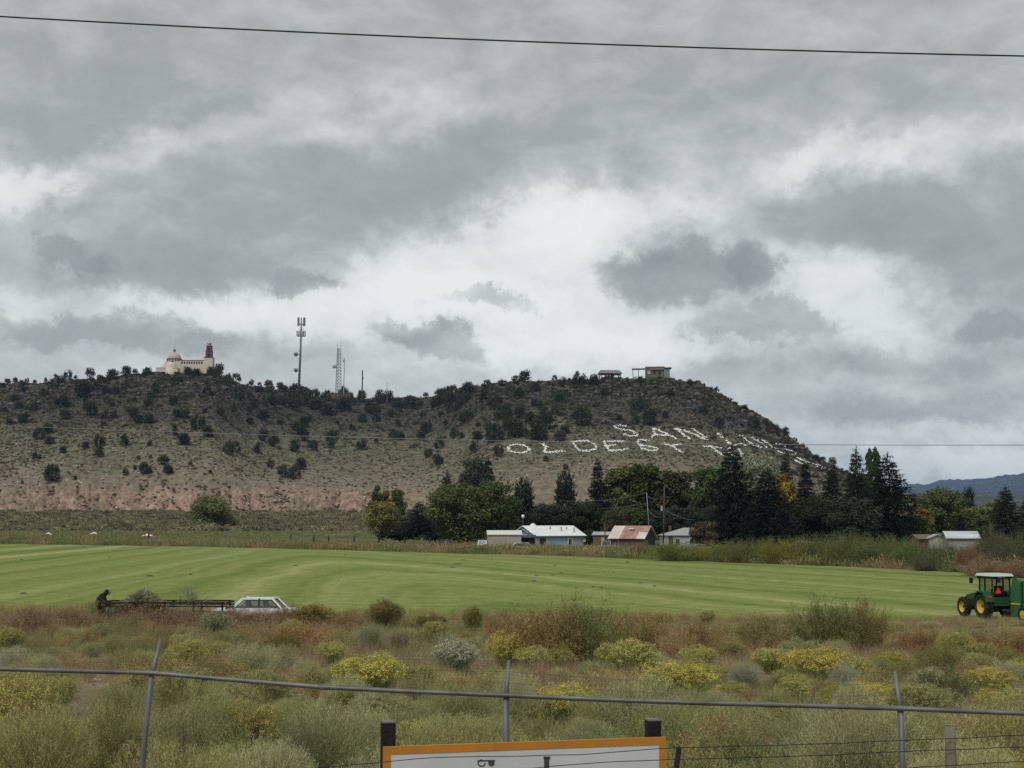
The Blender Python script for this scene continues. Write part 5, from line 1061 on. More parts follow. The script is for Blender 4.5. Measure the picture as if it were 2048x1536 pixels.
# vehicles
RUB = plain('tyre_rubber', (.018, .018, .018), .9); HUB = plain('hub_cap', (.35, .35, .36), .4, .6); CGL = plain('car_glass', (.02, .022, .025), .08, spec=.9)
def clear_glass():
    m = bpy.data.materials.new('clear_glass'); m.use_nodes = True; t = NT(m.node_tree); t.N.clear(); a = t.n('ShaderNodeBsdfTransparent'); a.inputs[0].default_value = (.72, .78, .74, 1); g = t.n('ShaderNodeBsdfGlossy'); g.inputs['Roughness'].default_value = .05; x = t.n('ShaderNodeMixShader'); x.inputs[0].default_value = .12
    t.link(a.outputs[0], x.inputs[1]); t.link(g.outputs[0], x.inputs[2]); t.link(x.outputs[0], t.n('ShaderNodeOutputMaterial').inputs[0]); return m
CLEAR = clear_glass()
def wheel(parent, x, y, r, w, hub=None, name='wheel'):
    t_ = MB().lathe([(r * .62, -w / 2), (r * .9, -w / 2), (r, -w * .3), (r, w * .3), (r * .9, w / 2), (r * .62, w / 2), (r * .62, -w / 2)], 24, (x, y, r), 'Y').build(name, RUB, parent, True)
    MB().lathe([(.01, -w * .44), (r * .3, -w * .46), (r * .55, -w * .30), (r * .64, -w * .42), (r * .64, w * .42), (r * .55, w * .30), (r * .3, w * .46), (.01, w * .44)], 20, (x, y, r), 'Y').build('rim', hub or HUB, t_, True)
    return t_
def car(name, label, cat, loc, rz, paint, body, roof, L, W, glass, clear=False):
    """side profile: body outline and cabin outline [(x, z)], front towards +x"""
    o = thing(name, label, cat, loc, rz)
    MB().prism(body, -W / 2, W / 2).build('body', paint, o)
    MB().box(((roof[0][0] + roof[3][0]) / 2, 0, body[2][1] + .012), (roof[3][0] - roof[0][0] - .2, W * .8, .02)).build('interior', DARK, o)
    n = len(roof); tw_ = W * .40; bw = W * .47
    (x0, zb), (x1, zt), (x2, _), (x3, _) = roof
    MB().slab([(x1 - .05, -tw_, zt - .05), (x2 + .05, -tw_, zt - .05), (x2 + .05, tw_, zt - .05), (x1 - .05, tw_, zt - .05)], .07).build('roof', paint, o)
    for sy in (-1, 1):
        mid = (x1 * .45 + x2 * .55)
        for a, b_, nm in (((x0, zb), (x1, zt), 'rear_pillar'), ((x3, zb), (x2, zt), 'front_pillar'), ((mid - .02, zb), (mid, zt), 'door_pillar')):
            MB().tube([(a[0], sy * bw, a[1]), (b_[0], sy * tw_, b_[1])], .06 if nm != 'rear_pillar' else .09, 5).build(nm, paint if nm != 'door_pillar' else IRON, o)
        MB().tube([(x0 + .16, sy * (bw + .01), zb + .04), (x1 + .03, sy * (tw_ + .015), zt - .075), (x2 - .03, sy * (tw_ + .015), zt - .075), (x3 - .16, sy * (bw + .01), zb + .04)], .03, 5).build('window_frame', IRON, o)
        g_ = [((x0 + .12, zb), (mid - .05, zb), (mid - .04, zt - .06), (x1 + .06, zt - .06)), ((mid + .05, zb), (x3 - .12, zb), (x2 - .06, zt - .06), (mid + .04, zt - .06))]
        for pl in g_: MB().add([(p_[0], sy * (bw if i < 2 else tw_), p_[1]) for i, p_ in enumerate(pl)], [(0, 1, 2, 3)]).build('side_window', glass, o)
        MB().tube([(x0 + .1, sy * (bw + .012), zb + .02), (x3 - .1, sy * (bw + .012), zb + .02)], .035, 4).build('window_trim', IRON, o)
    for a, b_, nm in (((x0, zb), (x1, zt - .05), 'rear_window'), ((x3, zb), (x2, zt - .05), 'windscreen')):
        MB().add([(a[0], -bw, a[1]), (a[0], bw, a[1]), (b_[0], tw_, b_[1]), (b_[0], -tw_, b_[1])], [(0, 1, 2, 3)]).build(nm, glass, o)
    r = .31
    for x in (-L * .3, L * .31):
        for sy in (-1, 1): wheel(o, x, sy * (W / 2 - .08), r, .2)
    for sy in (-1, 1): MB().box((L / 2 - .02, sy * W * .36, .66), (.06, .3, .15)).build('headlight', PALEM, o); MB().box((-L / 2 + .02, sy * W * .36, .72), (.06, .3, .16)).build('tail_light', plain('tail_red', (.3, .02, .02), .3), o)
    return o
SEDAN = lambda L: ([(-L / 2, .35), (-L / 2, .85), (-L * .3, .95), (L * .16, .95), (L * .44, .84), (L / 2, .65), (L / 2, .35), (L * .4, .28), (-L * .4, .28)])
WP = plain('white_car_paint', (.70, .71, .71), .25, spec=.5); RP = plain('dark_red_paint', (.085, .022, .018), .3, spec=.5); SP_ = plain('silver_paint', (.32, .33, .34), .3, .3); BLP = plain('light_blue_paint', (.28, .38, .46), .4)
SUVB = [(-2.2, .45), (-2.2, 1.05), (1.0, 1.08), (2.1, .98), (2.25, .6), (2.2, .4), (-2.1, .4)]
q = at(884, 1096, 270); car('parked_suv', 'dark red pickup with black windows under the big elm', 'pickup', (q[0], 270, 0), PI, RP, SUVB, [(-1.9, 1.05), (-1.6, 1.72), (.7, 1.72), (1.3, 1.05)], 4.4, 1.85, CGL)
q = at(1047, 1100, 252); car('parked_van', 'white car in front of the carport half hidden by weeds', 'car', (q[0], 252, -.1), .05, WP, SUVB, [(-2.0, 1.05), (-1.5, 1.62), (.8, 1.62), (1.5, 1.05)], 4.4, 1.85, CGL)
q = at(966, 1097, 268); car('parked_pickup', 'small white pickup left of the beige shed', 'pickup', (q[0], 268, 0), 1.3, WP, SUVB, [(-.6, 1.05), (-.3, 1.75), (.8, 1.75), (1.3, 1.05)], 4.4, 1.8, CGL)
q = at(1214, 1098, 258); car('parked_pickup', 'grey pickup parked in front of the brown shack', 'pickup', (q[0], 258, -.05), 1.2, SP_, SUVB, [(-.6, 1.05), (-.3, 1.78), (.8, 1.78), (1.3, 1.05)], 4.4, 1.8, CGL)
q = at(1398, 1102, 246); car('parked_car', 'light blue car nose behind the hedge under the rusty cedar', 'car', (q[0], 246, 0), .4, BLP, SEDAN(4.4), [(-1.5, .95), (-.9, 1.4), (.3, 1.4), (1.0, .95)], 4.4, 1.75, CGL)
q = at(1582, 1064, 275); o = thing('blue_tarp_stack', 'bright blue tarpaulin under the yellow cottonwood', 'tarpaulin', (q[0], 275, 0)); MB().box((0, 0, 1.0), (4.4, 2.4, 2.0), .2, (.85, .8)).build('load', TARP, o); MB().slab([(-2.2, -1.3, 1.6), (2.0, -1.4, 2.0), (1.8, 1.0, 3.1), (-1.5, .9, 2.9)], .06).build('sheet', plain('blue_tarp', (.12, .22, .42), .5), o)
# utility poles and wires
POLEW = plain('pole_wood', (.085, .06, .045), .9, scale=2)
def upole(u, vt, vb, Y, label, arm=None, lean=0.0, mat=None, r=.15):
    q = at(u, vb, Y); h = (vb - vt) * Y / F; o = thing('utility_pole', label, 'pole', (q[0], Y, q[2])); MB().tube([(0, 0, -1), (lean, 0, h)], [r, r * .75], 8).build('pole', mat or POLEW, o, True)
    if arm: MB().box((lean * .8, -.12, h * arm), (1.9, .12, .14)).build('crossarm', POLEW, o); MB().tube([(-.3, -.25, h * arm - 2.6), (-.3, -.25, h * arm - 1.7)], .22, 8).build('transformer', PALEM, o)
    return (q[0] + lean, Y, q[2] + h)
t1 = upole(1327, 975, 1075, 268, 'tall utility pole with crossarm behind the log shed', .80, .25)
t2 = upole(1299, 986, 1064, 285, 'pale thin leaning pole left of the tall utility pole', None, -.5, PALEM, .07)
t3 = upole(1040, 990, 1064, 305, 'utility pole in front of the columnar cedar', .86, .15)
t4 = upole(1210, 1046, 1092, 264, 'short dark post in front of the brown shack', None, 0, POLEW, .12)
t5 = upole(1137, 1016, 1066, 300, 'slim pole beside the pointed cedar', None, 0, POLEW, .09)
def wire(label, a, b, sag, r, mat, n=16, name='power_line', parent=None):
    a, b = Vector(a), Vector(b); m = MB().tube([a.lerp(b, k / n) - Vector((0, 0, sag * 4 * (k / n) * (1 - k / n))) for k in range(n + 1)], r, 5); o = m.build(name, mat, parent, True)
    return tag(o, label, 'cable')
WIREM = plain('weathered_wire', (.16, .165, .17), .6)
wire('upper service wire between the town poles', t3, t2, 1.6, .035, WIREM); wire('lower service wire between the town poles', (t3[0], t3[1], t3[2] - 1.1), (t2[0], t2[1], t2[2] - 2.2), 1.4, .035, WIREM)
wire('short sagging wire between the two tall town poles', (t2[0] + .1, t2[1], t2[2] - .6), (t1[0], t1[1], t1[2] - 1.6), .7, .035, WIREM); wire('low sagging cable between the two tall town poles', (t2[0] + .3, t2[1], t2[2] - 3.4), (t1[0], t1[1], t1[2] - 5.2), 1.0, .035, WIREM)
e = at(1390, 1040, 262); wire('service wire from the tall pole down to the cedar', (t1[0], t1[1], t1[2] - 4.2), e, .5, .03, WIREM)
e1, e2 = at(1908, 1012, 285), at(1972, 1028, 285); wire('sagging wire among the willows', e1, e2, 1.6, .035, WIREM)
# yard light and small white things among the trees
q = at(1046, 1052, 290); o = thing('yard_light', 'round white yard light behind the mobile home roof', 'lamp', q); MB().tube([(0, 0, -5), (0, 0, 1.9)], .06, 6).build('pole', GREYM, o); MB().lathe([(.02, 1.5), (.3, 1.7), (.34, 2.0), (.2, 2.3), (.02, 2.35)], 12).build('globe', WHITE, o, True)
q = at(1066, 1056, 292); o = MB().lathe([(.02, 1.0), (.5, .8), (.85, .3), (.9, -3)], 12).build('water_tank', WHITE, None, True, loc=q); tag(o, 'small white tank top showing over the mobile home roof', 'tank')
# pasture fence posts
PY = 335
for i, (u, vt, vb, lab) in enumerate(((297, 1063, 1082, 'lone dark post beside the white plastic in the pasture'), (581, 1071, 1084, 'westernmost post of the pasture fence'), (627, 1072, 1087, 'gate post with a fallen rail in the pasture fence'), (657, 1073, 1085, 'post behind the fallen rail in the pasture fence'), (708, 1075, 1089, 'thick post in the middle of the pasture fence'), (758, 1076, 1090, 'post with a leaning brace in the pasture fence'), (809, 1077, 1091, 'post beside a yellow bush in the pasture fence'), (860, 1078, 1094, 'easternmost post of the pasture fence by the pickup'))):
    Y = 335 - i * 4; q = at(u, vb, Y); h = (vb - vt) * Y / F + .3; o = MB().tube([(0, 0, -.8), (.02, 0, h * .5), (.04, .02, h)], [.24, .22, .19], 7).build('fence_post', IRON, None, True, loc=q); tag(o, lab, 'post', 'posts of the pasture fence')
q1, q2 = at(629, 1081.5, 325), at(651, 1082.5, 325); o = MB().tube([q1, q2], [.13, .09], 6).build('fallen_rail', IRON, None, True); tag(o, 'dark fallen fence rail leaning from the gate post', 'rail')
q1, q2 = at(759, 1077, 314), at(774, 1083, 314); o = MB().tube([q1, q2], [.12, .09], 6).build('fence_brace', IRON, None, True); tag(o, 'dark slanting brace of the pasture fence post', 'rail')
for u, v, w, lab in ((97, 1070, 12, 'small crumpled white plastic at the far left of the pasture'), (187, 1069, 14, 'white plastic heap in the middle of the left pasture'), (294, 1073, 22, 'long white plastic sheet beside the lone post')):
    q = at(u, v, 345); wm = w * 345 / F; r_ = np.random.default_rng(int(u)); m = MB(); n_ = 7
    V = [((i / (n_ - 1) - .5) * wm, (j / 3 - .5) * .8, (.35 + .5 * r_.uniform()) * math.sin(PI * (i + .3) / n_) * (1 - abs(j / 3 - .5))) for j in range(4) for i in range(n_)]
    o = m.add(V, [(j * n_ + i, j * n_ + i + 1, (j + 1) * n_ + i + 1, (j + 1) * n_ + i) for j in range(3) for i in range(n_ - 1)]).build('plastic_sheet', WHITE, None, loc=q); tag(o, lab, 'plastic')
# molehill heaps in the field
MH = plain('dark_soil', (.062, .058, .036), .95, scale=5)
for (u, v, w) in ((47, 1189, 22), (300, 1155, 24), (381, 1151, 8), (591, 1133, 14), (915, 1130, 30), (905, 1136, 20), (1073, 1155, 18), (1105, 1153, 16), (1122, 1149, 16), (1068, 1165, 18), (1186, 1176, 10), (1203, 1178, 10), (1281, 1169, 16), (1309, 1175, 14), (1110, 1133, 10), (1255, 1126, 14), (925, 1122, 20), (60, 1095, 6), (44, 1121, 10), (220, 1116, 8), (1228, 1148, 8), (690, 1112, 10)):
    q = gnd(u, v); wm = w * .8 * q[1] / F; r_ = np.random.default_rng(int(u + v)); k = 14
    V = [(0, 0, .10)] + [(math.cos(a) * wm / 2 * s * r_.uniform(.7, 1.1), math.sin(a) * wm * .45 * s * r_.uniform(.7, 1.1), zz) for s, zz in ((.5, .08), (1.0, -.03)) for a in np.arange(k) * 2 * PI / k]
    m = MB().add(V, [(0, 1 + i, 1 + (i + 1) % k) for i in range(k)] + [(1 + i, 1 + k + i, 1 + k + (i + 1) % k, 1 + (i + 1) % k) for i in range(k)])
    side = 'left' if u < 450 else 'middle' if u < 1000 else 'right of the middle'; dist = 'far' if v < 1135 else 'central' if v < 1165 else 'near'
    o = m.build('molehill', MH, None, True, loc=(q[0], q[1], 0.02)); lab = f'dark molehill in the {dist} hay field, {side}'; tag(o, lab, 'molehill', 'molehills in the hay field'); ORD.append((lab, u, o))
ordinals()
# ================================================================== at the field edge: car, trailer, person, tractor with baler
Y = 74.0; q = at(519, 1250, Y)
car0 = car('white_sedan', 'white sedan parked behind the weeds at the field edge', 'car', (q[0], Y, at(519, 1196, Y)[2] - 1.42), 0.0, WP, SEDAN(4.7), [(-1.38, .84), (-.72, 1.42), (.76, 1.42), (1.34, .84)], 4.7, 1.78, CLEAR)
for x in (-.55, .35):
    for sy in (-1, 1): MB().box((x, sy * .38, .75), (.16, .45, .7), 0, (.7, .8)).box((x - .06, sy * .38, 1.18), (.1, .26, .2)).build('seat', IRON, car0)
# trailer with angle-iron sides
Yt = 72.5; a, b_ = at(206, 1212, Yt), at(463, 1212, Yt); cxm = (a[0] + b_[0]) / 2; Lt = b_[0] - a[0]; zt = at(330, 1203.5, Yt)[2]; zm = at(330, 1210.5, Yt)[2]
tr = thing('utility_trailer', 'long dark steel utility trailer loaded with cut brush', 'trailer', (cxm, Yt, 0)); RUST = plain('dark_rusty_steel', (.028, .018, .016), .8, .2)
for sy in (-.95, .95):
    MB().box((0, sy, zt), (Lt - .3, .07, .09)).build('top_rail', RUST, tr); MB().box((0, sy, zm), (Lt, .07, .08)).build('side_rail', RUST, tr)
    for k in (0.0, .28, .52, .75, .98): MB().box((-Lt / 2 + .1 + (Lt - .25) * k, sy, (zt + zm - .35) / 2), (.09, .07, zt - zm + .4)).build('upright', RUST, tr)
    wheel(tr, -.5, sy * 1.08, .33, .2); wheel(tr, .4, sy * 1.08, .33, .2)
MB().box((0, 0, zm - .38), (Lt, 1.9, .1)).build('deck', plain('deck_boards', (.07, .055, .042), .9), tr)
for x in (-Lt / 2 + .05, Lt / 2 - .08): MB().box((x, 0, zt - .02), (.08, 1.9, .09)).box((x, 0, zm - .1), (.08, 1.9, .08)).build('end_rail', RUST, tr)
MB().tube([(-Lt / 2, -.5, zm - .36), (-Lt / 2 - .3, 0, zm - .36), (-Lt / 2, .5, zm - .36)], .06, 6).build('tongue', RUST, tr)
def heap(name, label, u0, u1, vt, cols, seed, n=1500, Ln=.5):
    """cut branches and brush heaped on the trailer"""
    r = np.random.default_rng(seed); x0, x1 = at(u0, 1200, Yt)[0], at(u1, 1200, Yt)[0]; top = at(u0, vt, Yt)[2]; zb = zm - .3; o = thing(name, label, 'brush', ((x0 + x1) / 2, Yt, zb)); Wd = (x1 - x0) / 2
    for i, c in enumerate(cols):
        P = np.stack([r.normal(size=n) * .42 * Wd + (i - len(cols) / 2 + .5) * Wd * .35, r.normal(size=n) * .38, np.zeros(n)], 1); env = (top - zb) * np.exp(-(P[:, 0] / (.78 * Wd)) ** 2 * 1.2); P[:, 2] = r.uniform(0, 1, n) ** .7 * env * .9
        D = np.stack([r.normal(size=n) * .8 + P[:, 0] * .7, r.normal(size=n) * .6, np.abs(r.normal(size=n)) * .6 + .1], 1)
        link('branches' if i else 'foliage', np_mesh('branches', *join([blades(P, D, r.uniform(.3, 1, n) * Ln * .55, .03, r), stems(P[:n // 4], P[:n // 4] + unit(D[:n // 4]) * Ln * .9, .022, r)]), LEAF), o, color=c)
heap('brush_load', 'heap of cut sagebrush at the left end of the trailer', 236, 336, 1181, [(.27, .26, .14), (.19, .20, .135), (.36, .30, .16)], 5, 2600, .4)
heap('branch_load', 'few thin grey green branches on the middle of the trailer', 340, 420, 1186, [(.18, .205, .14)], 6, 240, 1.0)
# person leaning over the trailer end: one continuous skinned body
BLACK = plain('black_cloth', (.012, .012, .014), .9, var=.3)
def person(loc, rz):
    """joints as (name, position, radius, parent); x is forward"""
    J = [('pelvis', (0, 0, .93), .23, None), ('waist', (.09, 0, 1.08), .23, 'pelvis'), ('chest', (.22, 0, 1.27), .25, 'waist'), ('neck0', (.32, 0, 1.42), .19, 'chest'), ('neck', (.38, 0, 1.49), .105, 'neck0'), ('head0', (.44, 0, 1.545), .14, 'neck'), ('head', (.475, 0, 1.60), .145, 'head0'), ('crown', (.485, 0, 1.645), .10, 'head')]
    for s, n in ((1, 'l'), (-1, 'r')):
        J += [(n + 'sh', (.28, .20 * s, 1.34), .12, 'chest'), (n + 'ua', (.34, .26 * s, 1.15), .095, n + 'sh'), (n + 'el', (.42, .26 * s, 1.0), .08, n + 'ua'), (n + 'fa', (.58, .22 * s, .97), .065, n + 'el'), (n + 'wr', (.72, .17 * s, .955), .032, n + 'fa'), (n + 'pa', (.78, .165 * s, .95), .036, n + 'wr')]
        for k, (dy, Lf) in enumerate(((-.032, .072), (-.011, .085), (.011, .08), (.032, .062))):
            J += [(f'{n}f{k}a', (.825, .165 * s + dy, .955), .011, n + 'pa'), (f'{n}f{k}b', (.825 + Lf * .5, .165 * s + dy * 1.15, .945), .010, f'{n}f{k}a'), (f'{n}f{k}c', (.825 + Lf * .75, .165 * s + dy * 1.15, .905), .009, f'{n}f{k}b')]
        J += [(n + 't1', (.775, .165 * s - .045 * s, .94), .012, n + 'pa'), (n + 't2', (.815, .165 * s - .06 * s, .92), .010, n + 't1')]
        J += [(n + 'hip', (0, .10 * s, .86), .125, 'pelvis'), (n + 'kn', (.07 + .05 * s, .12 * s, .48), .075, n + 'hip'), (n + 'ca', (.0 + .05 * s, .12 * s, .30), .068, n + 'kn'), (n + 'an', (-.05 + .06 * s, .12 * s, .085), .045, n + 'ca'), (n + 'to', (.12 + .06 * s, .13 * s, .035), .04, n + 'an')]
    ix = {j[0]: i for i, j in enumerate(J)}; me = bpy.data.meshes.new('person'); me.from_pydata([j[1] for j in J], [(ix[j[3]], i) for i, j in enumerate(J) if j[3]], []); o = bpy.data.objects.new('person', me); C.objects.link(o)
    md = o.modifiers.new('skin', 'SKIN'); md.use_smooth_shade = True
    for i, j in enumerate(J): sv_ = me.skin_vertices[0].data[i]; sv_.radius = (j[2], j[2]); sv_.use_root = i == 0
    o.modifiers.new('subdivision', 'SUBSURF').levels = 1; o.modifiers['subdivision'].render_levels = 1
    dg = bpy.context.evaluated_depsgraph_get(); dg.update(); m2 = bpy.data.meshes.new_from_object(o.evaluated_get(dg)); bpy.data.objects.remove(o); m2.materials.clear(); m2.materials.append(BLACK)
    m2.polygons.foreach_set('use_smooth', np.ones(len(m2.polygons), bool))
    r = link('person', m2, None, loc, rz); tag(r, 'person in black jacket and cap bending over the trailer end', 'person')
    SK = plain('skin', (.20, .115, .08), .6)
    MB().lathe([(.001, -.01), (.03, 0), (.055, .035), (.06, .07), (.05, .1), (.001, .11)], 12, (.535, 0, 1.50), 'X').build('face', SK, r, True)
    MB().lathe([(.001, .13), (.06, .115), (.1, .06), (.108, 0), (.10, -.02)], 16, (.475, 0, 1.60)).slab([(.54, -.08, 1.60), (.69, -.055, 1.555), (.69, .055, 1.555), (.54, .08, 1.60)], .02).build('cap', BLACK, r, True)
    return r
Yp = 72.6; q = at(194, 1222, Yp); ptop = at(205, 1179, Yp)[2]
person((q[0], Yp, ptop - 1.72), 0.0)

# tractor
GRN = plain('tractor_green', (.020, .070, .024), .5, spec=.35, scale=2, var=.3); GRND = plain('baler_green', (.026, .105, .036), .55, spec=.3, scale=1.5, var=.3); YLW = plain('implement_yellow', (.52, .36, .035), .5, spec=.3, var=.25); BLK = plain('black_plastic', (.012, .012, .013), .6); ROOFG = plain('pale_roof', (.44, .53, .44), .45)
def big_wheel(parent, x, y, r, w):
    t_ = MB().lathe([(r * .58, -w / 2), (r * .86, -w / 2), (r * .94, -w * .42), (r * .95, w * .42), (r * .86, w / 2), (r * .58, w / 2), (r * .58, -w / 2)], 32, (x, y, r), 'Y').build('wheel', RUB, parent, True); m = MB(); n = 20
    for k in range(n):
        for s in (-1, 1):
            a = 2 * PI * (k + (.25 if s > 0 else -.25)) / n; a2 = a + .16; p = lambda aa, rr, yy: (x + rr * math.cos(aa), y + yy, r + rr * math.sin(aa)); m.bar(p(a, r * .965, s * w * .46), p(a2, r * .975, s * w * .04), .055)
    m.build('tread_lugs', RUB, t_)
    MB().lathe([(.02, -w * .12), (r * .26, -w * .12), (r * .30, -w * .2), (r * .50, -w * .14), (r * .56, -w * .42), (r * .60, -w * .46), (r * .60, w * .46), (r * .56, w * .42), (r * .50, w * .14), (r * .30, w * .2), (r * .26, w * .12), (.02, w * .12)], 28, (x, y, r), 'Y').build('rim', YLW, t_, True)
    MB().lathe([(.02, -w * .2), (r * .12, -w * .2), (r * .13, w * .2), (.02, w * .2)], 12, (x, y, r), 'Y').build('hub', GRN, t_)
    return t_
TX, TY = 27.15, 79.4; hd = math.radians(103); tz = .04
tc = thing('tractor', 'green tractor with yellow wheel rims and pale cab roof', 'tractor', (TX, TY, tz), hd)
for s in (-1, 1): big_wheel(tc, 0, .74 * s, .70, .46); big_wheel(tc, 2.1, .70 * s, .55, .36)
MB().prism([(.7, .62), (.72, 1.42), (1.6, 1.36), (2.45, 1.22), (2.62, 1.1), (2.62, .75), (2.2, .62)], -.33, .33).build('hood', GRN, tc)
MB().box((2.63, 0, .98), (.05, .5, .34)).build('grille', BLK, tc); MB().box((1.2, 0, .52), (2.6, .42, .32)).build('chassis', IRON, tc); MB().box((2.1, 0, .5), (.2, 1.2, .16)).build('front_axle', GRN, tc); MB().box((0, 0, .68), (.34, 1.2, .36)).build('rear_axle', IRON, tc)
for s in (-1, 1):
    MB().prism([(-.72, .95), (-.62, 1.3), (-.3, 1.5), (.2, 1.55), (.55, 1.4), (.7, 1.05), (.63, 1.03), (.5, 1.3), (.2, 1.47), (-.25, 1.43), (-.52, 1.24), (-.64, .93)], .5 * s, 1.0 * s).build('fender', GRN, tc)
    MB().box((-.66, .78 * s, 1.22), (.06, .2, .1)).build('rear_lamp', plain('lamp_red', (.55, .05, .03), .4), tc)
cabz0, cabz1 = 1.12, 2.33
MB().prism([(-.62, .72), (-.62, 1.2), (.75, 1.2), (.75, .72)], -.5, .5).build('cab_base', GRN, tc)
for x, y in ((-.6, .56), (-.6, -.56), (.74, .54), (.74, -.54), (.12, .58), (.12, -.58)): MB().bar((x, y, cabz0), (x * .96, y * .97, cabz1), .075).build('cab_pillar', BLK, tc)
MB().box((.06, 0, cabz1 - .03), (1.5, 1.24, .16)).build('roof_edge', BLK, tc); MB().box((.06, 0, cabz1 + .1), (1.7, 1.4, .14), 0, (.9, .88)).build('cab_roof', ROOFG, tc)
for s in (-1, 1): MB().add([(-.58, .56 * s, cabz0 + .05), (.72, .54 * s, cabz0 + .05), (.70, .53 * s, cabz1 - .1), (-.57, .55 * s, cabz1 - .1)], [(0, 1, 2, 3)]).build('side_window', CLEAR, tc)
MB().add([(-.6, -.54, cabz0 + .05), (-.6, .54, cabz0 + .05), (-.58, .52, cabz1 - .1), (-.58, -.52, cabz1 - .1)], [(0, 1, 2, 3)]).build('rear_window', CLEAR, tc)
MB().add([(.74, -.52, cabz0 + .05), (.74, .52, cabz0 + .05), (.71, .5, cabz1 - .1), (.71, -.5, cabz1 - .1)], [(0, 1, 2, 3)]).build('windscreen', CLEAR, tc)
MB().box((-.1, 0, 1.3), (.4, .45, .2)).box((-.28, 0, 1.55), (.12, .45, .55)).build('seat', BLK, tc); MB().tube([(.5, 0, 1.2), (.38, 0, 1.55)], .03, 6).lathe([(.17, 0), (.19, .02), (.17, .04)], 14, (.36, 0, 1.55)).build('steering_wheel', BLK, tc)
sm = MB().add([(-.68, -.02, 1.38), (-.68, .50, 1.38), (-.68, .24, 1.84)], [(0, 1, 2)]).add([(-.64, -.02, 1.38), (-.64, .50, 1.38), (-.64, .24, 1.84)], [(2, 1, 0)]).build('warning_triangle', plain('triangle_border', (.16, .012, .01), .5), tc)
MB().add([(-.69, .07, 1.43), (-.69, .41, 1.43), (-.69, .24, 1.73)], [(0, 1, 2)]).build('triangle_centre', plain('triangle_red', (.80, .06, .025), .5), sm)
for y in (.1, .22, -.1): MB().box((-.72, y, cabz1 - .01), (.05, .09, .07)).build('work_light', PALEM, tc)
for s in (-1, 1): MB().bar((.74, .56 * s, 2.2), (1.0, .86 * s, 2.22), .035).box((1.02, .88 * s, 2.08), (.05, .2, .32)).build('mirror', BLK, tc)
MB().tube([(1.1, .3, 1.3), (1.1, .3, 2.15)], .035, 7).build('exhaust', BLK, tc); MB().bar((-.7, 0, .5), (-1.9, 0, .5), .12).build('drawbar', IRON, tc)
# round baler
bl = thing('round_baler', 'green round baler with yellow stripe hitched behind the tractor', 'baler', (TX + .75, TY - .1, tz), math.radians(108))
prof = [(-1.55, .35), (-1.45, 1.6), (-1.75, 2.2), (-2.5, 2.32), (-3.3, 2.1), (-3.9, 1.5), (-3.95, .9), (-3.5, .42), (-2.4, .3)]
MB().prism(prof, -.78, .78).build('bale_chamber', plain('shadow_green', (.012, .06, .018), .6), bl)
for sy in (-1, 1):
    for pl, st_ in ((([(-1.35, .12), (-1.38, 1.5), (-1.55, 2.28), (-1.85, 2.34), (-2.2, 2.1), (-2.2, .9), (-2.0, .12)]), (-1.42, -2.16)), (([(-2.45, .5), (-2.45, 2.22), (-2.75, 2.26), (-3.3, 1.98), (-3.55, 1.4), (-3.55, .5)]), (-2.5, -3.5))):
        pn = MB().prism(pl, sy * .84, sy * .98).build('side_panel', GRND, bl); MB().box(((st_[0] + st_[1]) / 2, sy * 1.0, .92), (abs(st_[1] - st_[0]), .03, .09)).build('yellow_stripe', YLW, pn)
    MB().tube([(-2.3, sy * .95, 2.2), (-2.75, sy * .95, 2.28), (-3.4, sy * .95, 1.9)], .035, 6).build('hydraulic_pipe', PALEM, bl)
    wheel(bl, -2.7, sy * 1.15, .42, .28, YLW)
MB().bar((-1.9, 0, .5), (-1.3, 0, .48), .14).build('hitch', IRON, bl); MB().box((-1.8, 0, .35), (.5, 1.7, .25)).build('pickup_reel', BLK, bl)

# ================================================================== near: overhead lines, pipe fence, road sign, wire fence
CAB = plain('black_cable', (.014, .012, .016), .7)
def long_wire(label, pts, Y, r, mat, ext=.5):
    us_ = [p[0] for p in pts]; vs_ = [p[1] for p in pts]; k = np.polyfit(us_, vs_, 2); P = [at(u, np.polyval(k, u), Y) for u in np.linspace(-1500, 3500, 60)]
    o = MB().tube(P, r, 6).build('power_line', mat, None, True); return tag(o, label, 'cable')
long_wire('thick black overhead cable crossing the cloudy sky', [(0, 33), (1024, 82), (2048, 112)], 17.0, .0105, CAB)
long_wire('thin grey overhead wire crossing the mesa and the lower sky', [(0, 851), (1024, 882), (2048, 890)], 46.0, .0095, plain('bright_wire', (.17, .18, .18), .5))
GALV = material('weathered_pipe', [(0.3, (.075, .07, .065)), (0.55, (.135, .13, .125)), (0.75, (.20, .195, .19))], 3.0, 5, .55, 0, None, .35); GALV2 = material('weathered_post_pipe', [(0.3, (.10, .105, .11)), (0.7, (.175, .18, .19))], 3.0, 5, .6, 0, None, .35)
FD = lambda u: float(np.interp(u, [-900, 0, 1024, 2048, 3000], [13.9, 13.5, 13.0, 12.5, 12.1]))
pf = thing('pipe_fence', 'grey steel pipe fence with slanted barbed wire arms along the verge', 'fence', (0, 0, 0))
RU = [(-700, 1322), (-420, 1331), (0, 1338), (305, 1346), (480, 1361), (640, 1374), (800, 1382), (1015, 1391), (1200, 1399), (1400, 1406), (1600, 1411), (1802, 1417), (2048, 1427), (2620, 1444)]
MB().tube([at(u, v, FD(u)) for u, v in RU], .0215, 12).build('top_rail', GALV, pf, True)
for u in (640, 1530): 
    v = np.interp(u, [r[0] for r in RU], [r[1] for r in RU]); v2 = np.interp(u + 26, [r[0] for r in RU], [r[1] for r in RU]); MB().tube([at(u, v, FD(u)), at(u + 26, v2, FD(u))], .0245, 12).build('rail_sleeve', GALV2, pf, True)
tips = []
